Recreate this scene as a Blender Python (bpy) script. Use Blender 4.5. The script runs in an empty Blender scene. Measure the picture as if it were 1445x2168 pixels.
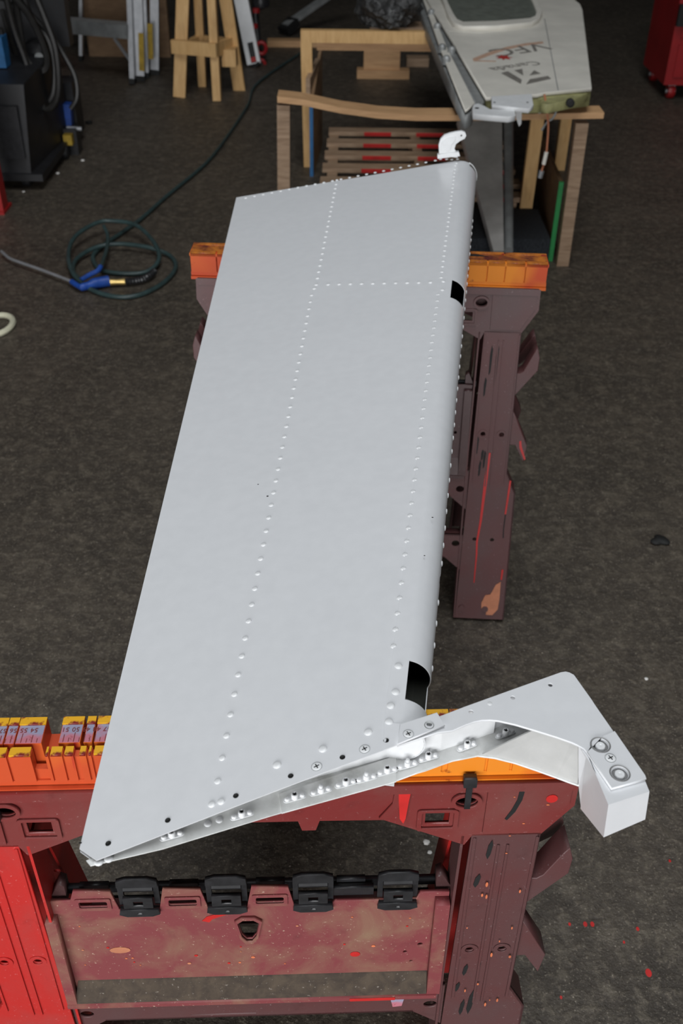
import bpy, bmesh, math, random
from mathutils import Vector, Matrix, Euler
import numpy as np
random.seed(7)
S = bpy.context.scene
COL = S.collection
# ------------------------------------------------------------------ camera
F, TH, RO, HC = 2100.0, 0.6463, -0.013, 1.543          # focal length in px of a 1445x2168 frame, pitch, roll, eye height
CX, CY = 722.5, 1084.0
fw = Vector((0, math.cos(TH), -math.sin(TH))); rt = Vector((1, 0, 0)); dn = fw.cross(rt)
RIGHT = math.cos(RO) * rt + math.sin(RO) * dn
DOWN = -math.sin(RO) * rt + math.cos(RO) * dn
EYE = Vector((0, 0, HC))
cam = bpy.data.cameras.new('camera'); co = bpy.data.objects.new('camera', cam); COL.objects.link(co)
m3 = Matrix((RIGHT, -DOWN, -fw)).transposed()
co.matrix_world = Matrix.Translation(EYE) @ m3.to_4x4()
cam.sensor_fit = 'VERTICAL'; cam.sensor_height = 22.3; cam.sensor_width = 14.9
cam.lens = F * 22.3 / 2168
cam.clip_start = 0.05; cam.clip_end = 100
cam.dof.use_dof = True; cam.dof.focus_distance = 1.12; cam.dof.aperture_fstop = 5.6
S.camera = co
# ------------------------------------------------------------------ world, lights, exposure
W = bpy.data.worlds.new('hangar_air'); S.world = W; W.use_nodes = True
W.node_tree.nodes['Background'].inputs[0].default_value = (0.80, 0.88, 1.0, 1)
W.node_tree.nodes['Background'].inputs[1].default_value = 0.04
def area(name, loc, target, sx, sy, energy, col):
    l = bpy.data.lights.new(name, 'AREA'); l.shape = 'RECTANGLE'; l.size = sx; l.size_y = sy
    l.energy = energy; l.color = col
    o = bpy.data.objects.new(name, l); COL.objects.link(o); o.location = loc
    o.rotation_euler = (Vector(target) - Vector(loc)).to_track_quat('-Z', 'Y').to_euler()
    return o
# daylight entering by the open hangar door behind the photographer, and by the roof lights over the bay
area('door_daylight', (-1.0, -3.6, 1.5), (0.0, 1.0, 1.2), 5.0, 2.4, 292, (0.98, 0.99, 1.0))
area('roof_light', (0.2, 0.5, 6.2), (0.2, 0.51, 0.0), 2.4, 5.0, 218, (0.94, 0.975, 1.0))
S.view_settings.view_transform = 'Standard'; S.view_settings.look = 'None'
S.view_settings.exposure = 0.0; S.view_settings.gamma = 1.0; S.view_settings.use_curve_mapping = False

# ------------------------------------------------------------------ measuring helpers
def ray(x, y): return RIGHT * ((x - CX) / F) + DOWN * ((y - CY) / F) + fw
def at(x, y, z):
    v = ray(x, y); return EYE + v * ((z - HC) / v.z)
def aty(x, y, Y):
    v = ray(x, y); return EYE + v * (Y / v.y)
def pr(P):
    q = Vector(P) - EYE; d = q.dot(fw)
    return CX + F * q.dot(RIGHT) / d, CY + F * q.dot(DOWN) / d
def lerp(a, b, t): return a + (b - a) * t

# ------------------------------------------------------------------ materials
MATS = {}
def new_mat(name):
    m = bpy.data.materials.new(name); m.use_nodes = True
    nt = m.node_tree; b = nt.nodes['Principled BSDF']; MATS[name] = m
    return m, nt, b
def N(nt, typ, **kw):
    n = nt.nodes.new(typ)
    for k, v in kw.items():
        if k in n.inputs: n.inputs[k].default_value = v
        else: setattr(n, k, v)
    return n
def c4(c): return (c[0], c[1], c[2], 1)
def srgb(r, g, b):
    f = lambda v: (v / 255 / 12.92) if v / 255 <= .04045 else ((v / 255 + .055) / 1.055) ** 2.4
    return (f(r), f(g), f(b))
def mix(nt, fac, a, b, blend='MIX'):
    n = nt.nodes.new('ShaderNodeMix'); n.data_type = 'RGBA'; n.blend_type = blend
    for s, v in ((n.inputs[0], fac), (n.inputs[6], a), (n.inputs[7], b)):
        if hasattr(v, 'is_output'): nt.links.new(v, s)
        else: s.default_value = v if not isinstance(v, tuple) else c4(v)
    return n.outputs[2]
def ramp(nt, src, p0, p1, c0=(0, 0, 0), c1=(1, 1, 1)):
    r = nt.nodes.new('ShaderNodeValToRGB'); e = r.color_ramp.elements
    e[0].position = p0; e[1].position = p1; e[0].color = c4(c0); e[1].color = c4(c1)
    nt.links.new(src, r.inputs[0]); return r.outputs[0]
def noise(nt, scale, detail=4, rough=.55, vec=None, dist=0.0):
    n = N(nt, 'ShaderNodeTexNoise'); n.inputs['Scale'].default_value = scale; n.inputs['Detail'].default_value = detail
    n.inputs['Roughness'].default_value = rough; n.inputs['Distortion'].default_value = dist
    if vec is not None: nt.links.new(vec, n.inputs['Vector'])
    return n.outputs['Fac']
def coords(nt, world=True, scale=None):
    if world: o = N(nt, 'ShaderNodeNewGeometry').outputs['Position']
    else: o = N(nt, 'ShaderNodeTexCoord').outputs['Object']
    if scale:
        mp = N(nt, 'ShaderNodeMapping'); mp.inputs['Scale'].default_value = scale
        nt.links.new(o, mp.inputs[0]); o = mp.outputs[0]
    return o
def bump(nt, b, h, strength, dist=0.002):
    n = N(nt, 'ShaderNodeBump'); n.inputs['Strength'].default_value = strength; n.inputs['Distance'].default_value = dist
    nt.links.new(h, n.inputs['Height']); nt.links.new(n.outputs[0], b.inputs['Normal'])
def simple(name, col, rough=.5, metal=0.0, var=.25, vs=30, bmp=0.0, spec=.5, coat=0.0):
    m, nt, b = new_mat(name)
    v = coords(nt)
    f = noise(nt, vs, 5, .6, v)
    cc = mix(nt, ramp(nt, f, .35, .7), tuple(x * (1 - var) for x in col), tuple(min(1, x * (1 + var)) for x in col))
    nt.links.new(cc, b.inputs['Base Color'])
    b.inputs['Roughness'].default_value = rough; b.inputs['Metallic'].default_value = metal
    b.inputs['Specular IOR Level'].default_value = spec; b.inputs['Coat Weight'].default_value = coat
    if bmp: bump(nt, b, f, bmp)
    return m
# white gloss paint on sheet metal, very faintly rippled
m, nt, b = new_mat('white_paint')
v = coords(nt); f = noise(nt, 3.2, 2, .5, v); g = noise(nt, 60, 3, .5, v)
cc = mix(nt, ramp(nt, g, .3, .8), (.665, .675, .695), (.70, .71, .73)); nt.links.new(cc, b.inputs['Base Color'])
b.inputs['Roughness'].default_value = .33; b.inputs['Coat Weight'].default_value = .15; b.inputs['Coat Roughness'].default_value = .08
bump(nt, b, f, .35, .006)
simple('rivet_paint', (.70, .71, .72), .35, var=.03)
simple('cup_shade', (.20, .20, .20), .5, var=.1)  # dark grey puts the shade of the bolt cups into their colour
simple('shaded_grey', (.44, .44, .43), .55, var=.06, vs=50)
simple('fresh_white', (.74, .75, .76), .4, var=.05, vs=40)
# grubby painted inside of the end channel
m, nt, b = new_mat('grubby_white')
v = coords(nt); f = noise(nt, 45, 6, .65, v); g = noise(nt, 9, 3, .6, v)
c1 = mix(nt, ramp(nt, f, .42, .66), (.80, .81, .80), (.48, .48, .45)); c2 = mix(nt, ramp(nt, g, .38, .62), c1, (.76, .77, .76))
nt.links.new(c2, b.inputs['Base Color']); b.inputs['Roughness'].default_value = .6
# floor: dark trodden concrete
m, nt, b = new_mat('dark_concrete')
v = coords(nt)
a1 = noise(nt, 2.2, 6, .6, v); a2 = noise(nt, 14, 8, .7, v, .4); a3 = noise(nt, 75, 5, .7, v)
base = mix(nt, ramp(nt, a1, .3, .72), srgb(52, 46, 39), srgb(74, 66, 57))
base = mix(nt, ramp(nt, a2, .50, .80, (0,) * 3, (.6,) * 3), base, srgb(112, 103, 90))
base = mix(nt, ramp(nt, a2, .26, .44, (.6,) * 3, (0,) * 3), base, srgb(44, 38, 32))
vo = N(nt, 'ShaderNodeTexVoronoi', feature='F1'); vo.inputs['Scale'].default_value = 95; nt.links.new(v, vo.inputs['Vector'])
sp = N(nt, 'ShaderNodeMath', operation='MULTIPLY'); nt.links.new(ramp(nt, vo.outputs['Distance'], .07, .17, (1,) * 3, (0,) * 3), sp.inputs[0])
nt.links.new(ramp(nt, noise(nt, 26, 3, .6, v), .50, .66), sp.inputs[1])
base = mix(nt, sp.outputs[0], base, srgb(178, 168, 152))
a4 = noise(nt, 240, 4, .65, v); a5 = noise(nt, 32, 6, .75, v, .3)
base = mix(nt, ramp(nt, a5, .50, .74, (0,) * 3, (.55,) * 3), base, srgb(126, 117, 102))
base = mix(nt, ramp(nt, a5, .28, .44, (.7,) * 3, (0,) * 3), base, srgb(36, 31, 26))
base = mix(nt, ramp(nt, a3, .55, .74, (0,) * 3, (.8,) * 3), base, srgb(128, 118, 104))
base = mix(nt, ramp(nt, a4, .60, .72, (0,) * 3, (.8,) * 3), base, srgb(176, 166, 150))
nt.links.new(base, b.inputs['Base Color'])
nt.links.new(ramp(nt, a2, .35, .7, (.62,) * 3, (.42,) * 3), b.inputs['Roughness'])
add = N(nt, 'ShaderNodeMath', operation='ADD'); nt.links.new(a5, add.inputs[0])
mu = N(nt, 'ShaderNodeMath', operation='MULTIPLY'); nt.links.new(a3, mu.inputs[0]); mu.inputs[1].default_value = 1.0
nt.links.new(mu.outputs[0], add.inputs[1]); bump(nt, b, add.outputs[0], .6, .005)
# red moulded plastic, dusty and worn
def plastic(name, col, dust, amount, rough=.42, speck=.5, vs=6):
    m, nt, b = new_mat(name); v = coords(nt, False)
    f = noise(nt, vs, 6, .62, v, .5); g = noise(nt, 260, 3, .6, v); h = noise(nt, 30, 5, .65, v)
    cc = mix(nt, ramp(nt, f, .62 - amount * .5, .95 - amount * .45), col, dust)
    cc = mix(nt, ramp(nt, h, .6, .8, (0, 0, 0), (.55,) * 3), cc, tuple(x * .55 for x in col))
    cc = mix(nt, ramp(nt, g, .655, .72, (0, 0, 0), (speck,) * 3), cc, tuple(min(1, x * 1.4 + .12) for x in dust))
    nt.links.new(cc, b.inputs['Base Color']); b.inputs['Roughness'].default_value = rough
    bump(nt, b, g, .15, .001); return m
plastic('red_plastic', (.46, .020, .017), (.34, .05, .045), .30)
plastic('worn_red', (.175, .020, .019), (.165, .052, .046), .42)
plastic('maroon_plastic', (.100, .031, .031), (.090, .046, .046), .55, .5)
plastic('tray_plastic', (.195, .040, .044), (.25, .155, .095), .33, .6, .8, 12)
plastic('ledge_dust', (.042, .030, .022), (.085, .062, .042), .5, .9, .9, 60)
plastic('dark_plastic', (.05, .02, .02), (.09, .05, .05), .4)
m, nt, b = new_mat('orange_plastic'); v = coords(nt, False)
f = noise(nt, 4.5, 3, .55, v, .4); g = noise(nt, 28, 5, .65, v); vs_ = N(nt, 'ShaderNodeMapping'); vs_.inputs['Scale'].default_value = (60, 8, 5); nt.links.new(v, vs_.inputs[0])
k = noise(nt, 1.0, 3, .5, vs_.outputs[0])
sx_ = N(nt, 'ShaderNodeSeparateXYZ'); nt.links.new(v, sx_.inputs[0])
ad = N(nt, 'ShaderNodeMath', operation='MULTIPLY_ADD'); nt.links.new(sx_.outputs[0], ad.inputs[0]); ad.inputs[1].default_value = -.30; nt.links.new(f, ad.inputs[2])
cc = mix(nt, ramp(nt, ad.outputs[0], .42, .58), (.78, .245, .018), (.54, .070, .018))
cc = mix(nt, ramp(nt, k, .66, .74), cc, (.42, .02, .014)); cc = mix(nt, ramp(nt, g, .68, .75), cc, (.14, .012, .01))
nt.links.new(cc, b.inputs['Base Color']); b.inputs['Roughness'].default_value = .42; bump(nt, b, g, .2, .001)
m, nt, b = new_mat('yellow_edge'); v = coords(nt, False)
g = noise(nt, 40, 5, .65, v)
cc = mix(nt, ramp(nt, g, .5, .58), (.78, .40, .012), (.20, .012, .01)); nt.links.new(cc, b.inputs['Base Color']); b.inputs['Roughness'].default_value = .45
m, nt, b = new_mat('stained_orange'); v = coords(nt, False)
g = noise(nt, 14, 5, .65, v, .5); k = noise(nt, 45, 4, .6, v)
cc = mix(nt, ramp(nt, g, .42, .60), (.50, .16, .02), (.10, .018, .014)); cc = mix(nt, ramp(nt, k, .58, .66), cc, (.30, .035, .02)); nt.links.new(cc, b.inputs['Base Color']); b.inputs['Roughness'].default_value = .5
m, nt, b = new_mat('scale_face'); v = coords(nt, False)
g = noise(nt, 16, 4, .6, v); k = noise(nt, 70, 4, .6, v)
cc = mix(nt, ramp(nt, g, .45, .55), (.30, .30, .42), (.50, .17, .22)); cc = mix(nt, ramp(nt, k, .62, .7), cc, (.25, .02, .02))
nt.links.new(cc, b.inputs['Base Color']); b.inputs['Roughness'].default_value = .4
def wood(name, a, bcol, axis=(1, 1, 1)):
    m, nt, b = new_mat(name); v = coords(nt, False, axis)
    f = noise(nt, 14, 6, .6, v, .6); g = noise(nt, 3, 4, .5, v)
    cc = mix(nt, ramp(nt, f, .35, .7), a, bcol); cc = mix(nt, ramp(nt, g, .6, .8), cc, tuple(x * .55 for x in a))
    nt.links.new(cc, b.inputs['Base Color']); b.inputs['Roughness'].default_value = .65; bump(nt, b, f, .2, .002)
wood('pine', (.56, .33, .13), (.70, .45, .20), (3, 3, .6))
wood('pine_rail', (.44, .25, .12), (.60, .36, .18), (.5, 6, 6))
wood('old_wood', (.26, .165, .10), (.42, .29, .19), (.6, 5, 5))
wood('plywood', (.22, .13, .07), (.32, .20, .11), (1, 1, 3))
simple('black_plastic', (.018, .018, .020), .38, var=.35, vs=60)
simple('soot_black', (.006, .006, .006), .7)
simple('machine_grey', (.012, .012, .014), .5, var=.3, vs=12)
simple('cable_rubber', (.014, .013, .012), .45, var=.3)
simple('hose_rubber', (.030, .055, .055), .42, var=.2)
simple('aluminium', (.42, .43, .45), .42, .6, .12, 20)
simple('dull_alloy', (.30, .31, .31), .5, .35, .2, 14, .1)
simple('steel', (.45, .45, .45), .35, .8, .15)
simple('brass', (.70, .50, .18), .35, .7, .15)
simple('blue_plastic', (.012, .06, .30), .45, var=.2)
simple('blue_paint', (.015, .12, .30), .5, var=.15)
simple('green_paint', (.01, .22, .05), .5, var=.15)
simple('red_enamel', (.30, .010, .012), .42, var=.15, vs=5)
simple('red_paint', (.52, .022, .020), .35, var=.12)
simple('post_red', (.36, .012, .012), .4, var=.2, vs=4)
simple('salmon_patch', (.50, .19, .10), .6, var=.12, vs=50)
simple('orange_fleck', (.62, .17, .07), .6, var=.2)
simple('yellow_paint', (.40, .26, .02), .5)
simple('primer_green', (.30, .29, .13), .6, var=.3, vs=25)
simple('hatch_grey', (.16, .175, .15), .32, var=.22, vs=35)
simple('wing_white', (.74, .71, .64), .42, var=.08, vs=8)
simple('fin_grey', (.52, .50, .48), .45, .2, .2, 8)
simple('carpet', (.018, .021, .026), .95, var=.6, vs=130, bmp=.6)
simple('logo_grey', (.20, .185, .165), .6, var=.25, vs=90)
simple('logo_orange', (.56, .36, .26), .6, var=.2, vs=60)
simple('logo_red', (.45, .035, .03), .6, var=.2)
simple('box_white', (.92, .93, .94), .3, var=.03)
simple('paper', (.75, .73, .70), .8, var=.1)
simple('cream_strap', (.62, .60, .45), .6, var=.1)
simple('print_black', (.02, .02, .02), .6)
simple('print_rust', (.18, .02, .015), .6)
m, nt, b = new_mat('bag_film'); b.inputs['Base Color'].default_value = (.03, .03, .03, 1); b.inputs['Roughness'].default_value = .18
bump(nt, b, noise(nt, 30, 4, .6, coords(nt)), .9, .02)
m, nt, b = new_mat('interior_shade'); v = coords(nt)  # near-black colour painting the shade inside the rudder openings
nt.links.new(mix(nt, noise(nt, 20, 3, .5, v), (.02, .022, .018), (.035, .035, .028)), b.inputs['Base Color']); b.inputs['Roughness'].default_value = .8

# ------------------------------------------------------------------ object helpers
def link(name, me, mat, parent=None, kind=None, label=None, cat=None, group=None, center=True, smooth=False):
    if center and len(me.vertices):
        lo = Vector((1e9,) * 3); hi = Vector((-1e9,) * 3)
        for vtx in me.vertices:
            for i in range(3):
                lo[i] = min(lo[i], vtx.co[i]); hi[i] = max(hi[i], vtx.co[i])
        c = (lo + hi) / 2
        if parent is None: c.z = lo.z
        me.transform(Matrix.Translation(-c))
    else: c = Vector((0, 0, 0))
    if mat and not me.materials: me.materials.append(MATS[mat])
    if smooth:
        me.shade_smooth()
        try: me.set_sharp_from_angle(angle=math.radians(38))
        except Exception: pass
    o = bpy.data.objects.new(name, me); COL.objects.link(o)
    o.location = c
    if parent is not None:
        o.parent = parent
        if parent.get('_w'):                       # parts are measured in world space: take the parent's place off again
            o.matrix_parent_inverse = parent_world(parent).inverted()
    if kind: o['kind'] = kind
    if label: o['label'] = label
    if cat: o['category'] = cat
    if group: o['group'] = group
    if parent is not None and parent.get('_w'): o['_w'] = 1
    return o
def parent_world(p):
    mb = Matrix.LocRotScale(p.location, p.rotation_euler, p.scale)
    return (parent_world(p.parent) @ p.matrix_parent_inverse @ mb) if p.parent else mb
def thing(name, loc, label, cat, rz=0.0, group=None, world=True):
    o = bpy.data.objects.new(name, None); COL.objects.link(o); o.location = loc; o.rotation_euler = (0, 0, rz)
    o.empty_display_size = .05
    o['label'] = label; o['category'] = cat
    if group: o['group'] = group
    if world: o['_w'] = 1
    return o
class MB:
    def __init__(s): s.bm = bmesh.new()
    def poly(s, pts, faces):
        vs = [s.bm.verts.new(p) for p in pts]
        for f in faces:
            try: s.bm.faces.new([vs[i] for i in f])
            except ValueError: pass
        return s
    def hexa(s, b4, t4):
        return s.poly(list(b4) + list(t4), [(3, 2, 1, 0), (4, 5, 6, 7), (0, 1, 5, 4), (1, 2, 6, 5), (2, 3, 7, 6), (3, 0, 4, 7)])
    def box(s, x0, x1, y0, y1, z0, z1):
        return s.hexa([(x0, y0, z0), (x1, y0, z0), (x1, y1, z0), (x0, y1, z0)], [(x0, y0, z1), (x1, y0, z1), (x1, y1, z1), (x0, y1, z1)])
    def bar(s, p0, p1, w, h, up=(0, 0, 1)):
        p0, p1 = Vector(p0), Vector(p1); d = (p1 - p0).normalized(); u = Vector(up)
        x = d.cross(u)
        if x.length < 1e-4: x = d.cross(Vector((0, 1, 0)))
        x.normalize(); y = x.cross(d); x *= w / 2; y *= h / 2
        return s.hexa([p0 - x - y, p0 + x - y, p0 + x + y, p0 - x + y], [p1 - x - y, p1 + x - y, p1 + x + y, p1 - x + y])
    def tube(s, pts, r, n=10, closed=False, caps=True):
        pts = [Vector(p) for p in pts]; rings = []; px = None
        for i, p in enumerate(pts):
            a = pts[i - 1] if (i or closed) else p; c = pts[(i + 1) % len(pts)] if (i < len(pts) - 1 or closed) else p
            d = (c - a).normalized()
            if px is None:
                px = d.cross(Vector((0, 0, 1)))
                if px.length < 1e-3: px = d.cross(Vector((0, 1, 0)))
            px = (px - d * px.dot(d)).normalized(); py = d.cross(px)
            rr = r[i] if isinstance(r, (list, tuple)) else r
            rings.append([s.bm.verts.new(p + rr * (math.cos(2 * math.pi * k / n) * px + math.sin(2 * math.pi * k / n) * py)) for k in range(n)])
        m = len(rings)
        for i in range(m if closed else m - 1):
            for k in range(n):
                s.bm.faces.new((rings[i][k], rings[i][(k + 1) % n], rings[(i + 1) % m][(k + 1) % n], rings[(i + 1) % m][k]))
        if caps and not closed:
            s.bm.faces.new(rings[0][::-1]); s.bm.faces.new(rings[-1])
        return s
    def lathe(s, prof, n=16, origin=(0, 0, 0), rot=None):
        """profile of (radius, height) about local z"""
        R = rot or Matrix.Identity(3); o = Vector(origin); rings = []
        for r, z in prof:
            if r < 1e-6: rings.append([s.bm.verts.new(o + R @ Vector((0, 0, z)))])
            else: rings.append([s.bm.verts.new(o + R @ Vector((r * math.cos(2 * math.pi * k / n), r * math.sin(2 * math.pi * k / n), z))) for k in range(n)])
        for a, c in zip(rings, rings[1:]):
            for k in range(n):
                q = [a[k % len(a)], a[(k + 1) % len(a)], c[(k + 1) % len(c)], c[k % len(c)]]
                u = []
                for x in q:
                    if x not in u: u.append(x)
                if len(u) > 2:
                    try: s.bm.faces.new(u)
                    except ValueError: pass
        return s
    def bevel(s, w, seg=2):
        bmesh.ops.bevel(s.bm, geom=[e for e in s.bm.edges if len(e.link_faces) == 2 and e.calc_face_angle(0) > .5], offset=w, segments=seg, profile=.6, affect='EDGES', clamp_overlap=True)
        return s
    def mesh(s, name='m'):
        bmesh.ops.recalc_face_normals(s.bm, faces=s.bm.faces)
        me = bpy.data.meshes.new(name); s.bm.to_mesh(me); s.bm.free(); return me
    def build(s, name, mat, parent=None, **kw): return link(name, s.mesh(name), mat, parent, **kw)
def plate_mesh(outer, holes=(), thick=.003, fn=None, bevel=0.0):
    """flat sheet with real holes: outline in 2D, thickness along +third axis, then mapped by fn(x, y, w)"""
    cu = bpy.data.curves.new('sheet', 'CURVE'); cu.dimensions = '2D'; cu.fill_mode = 'BOTH'; cu.extrude = max(thick / 2 - bevel, 1e-5)
    cu.bevel_depth = bevel; cu.bevel_resolution = 1 if bevel else 0
    for ring in [outer] + list(holes):
        sp = cu.splines.new('POLY'); sp.points.add(len(ring) - 1)
        for p, q in zip(sp.points, ring): p.co = (q[0], q[1], 0, 1)
        sp.use_cyclic_u = True
    ob = bpy.data.objects.new('sheet', cu)
    me = bpy.data.meshes.new_from_object(ob)
    bpy.data.objects.remove(ob); bpy.data.curves.remove(cu)
    bm = bmesh.new(); bm.from_mesh(me); bmesh.ops.remove_doubles(bm, verts=bm.verts, dist=1e-6)
    for vtx in bm.verts:
        x, y, w = vtx.co; vtx.co = Vector(fn(x, y, w + thick / 2)) if fn else Vector((x, y, w + thick / 2))
    bmesh.ops.recalc_face_normals(bm, faces=bm.faces)
    bm.to_mesh(me); bm.free(); return me
def circ(x, y, r, n=18, ry=None): return [(x + r * math.cos(2 * math.pi * k / n), y + (ry or r) * math.sin(2 * math.pi * k / n)) for k in range(n)]
def rect(x0, x1, y0, y1, r=0.0, n=4):
    if not r: return [(x0, y0), (x1, y0), (x1, y1), (x0, y1)]
    out = []
    for cx, cy, a in ((x1 - r, y0 + r, -90), (x1 - r, y1 - r, 0), (x0 + r, y1 - r, 90), (x0 + r, y0 + r, 180)):
        for k in range(n + 1):
            t = math.radians(a + 90 * k / n); out.append((cx + r * math.cos(t), cy + r * math.sin(t)))
    return out
def join_meshes(ms):
    bm = bmesh.new()
    for x in ms: bm.from_mesh(x); bpy.data.meshes.remove(x)
    me = bpy.data.meshes.new('joined'); bm.to_mesh(me); bm.free(); return me
def text_mesh(txt, size, fn, depth=.0003, align='CENTER', font_shear=0.0):
    cu = bpy.data.curves.new('t', 'FONT'); cu.body = txt; cu.size = size; cu.align_x = align; cu.align_y = 'CENTER'; cu.extrude = depth; cu.shear = font_shear
    cu.resolution_u = 3
    ob = bpy.data.objects.new('t', cu); me = bpy.data.meshes.new_from_object(ob)
    bpy.data.objects.remove(ob); bpy.data.curves.remove(cu)
    for vtx in me.vertices: vtx.co = Vector(fn(vtx.co.x, vtx.co.y, vtx.co.z + depth))
    return me
def smooth_path(pts, n=6, closed=False):
    pts = [Vector(p) for p in pts]; out = []; L = len(pts)
    rng = range(L if closed else L - 1)
    for i in rng:
        p0 = pts[(i - 1) % L] if (i or closed) else pts[0]; p1 = pts[i]; p2 = pts[(i + 1) % L]
        p3 = pts[(i + 2) % L] if (i + 2 < L or closed) else pts[-1]
        for k in range(n):
            t = k / n
            out.append(.5 * ((2 * p1) + (-p0 + p2) * t + (2 * p0 - 5 * p1 + 4 * p2 - p3) * t * t + (-p0 + 3 * p1 - 3 * p2 + p3) * t ** 3))
    if not closed: out.append(pts[-1])
    return out

# ------------------------------------------------------------------ the floor
mb = MB(); mb.box(-9, 9, -6, 15, -.05, 0)
mb.build('floor', 'dark_concrete', kind='structure', label='dark worn concrete hangar floor', center=False)
simple('wall_sheet', (.12, .115, .11), .7, var=.2, vs=2)
for nm, q in (('wall_back', (-9, 9, 15, 15.1, 0, 6.5)), ('wall_left', (-9.1, -9, -6, 15, 0, 6.5)), ('wall_right', (9, 9.1, -6, 15, 0, 6.5)), ('ceiling', (-9, 9, -6, 15, 6.5, 6.6))):
    mb = MB(); mb.box(*q); mb.build(nm, 'wall_sheet', kind='structure', center=False)

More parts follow.
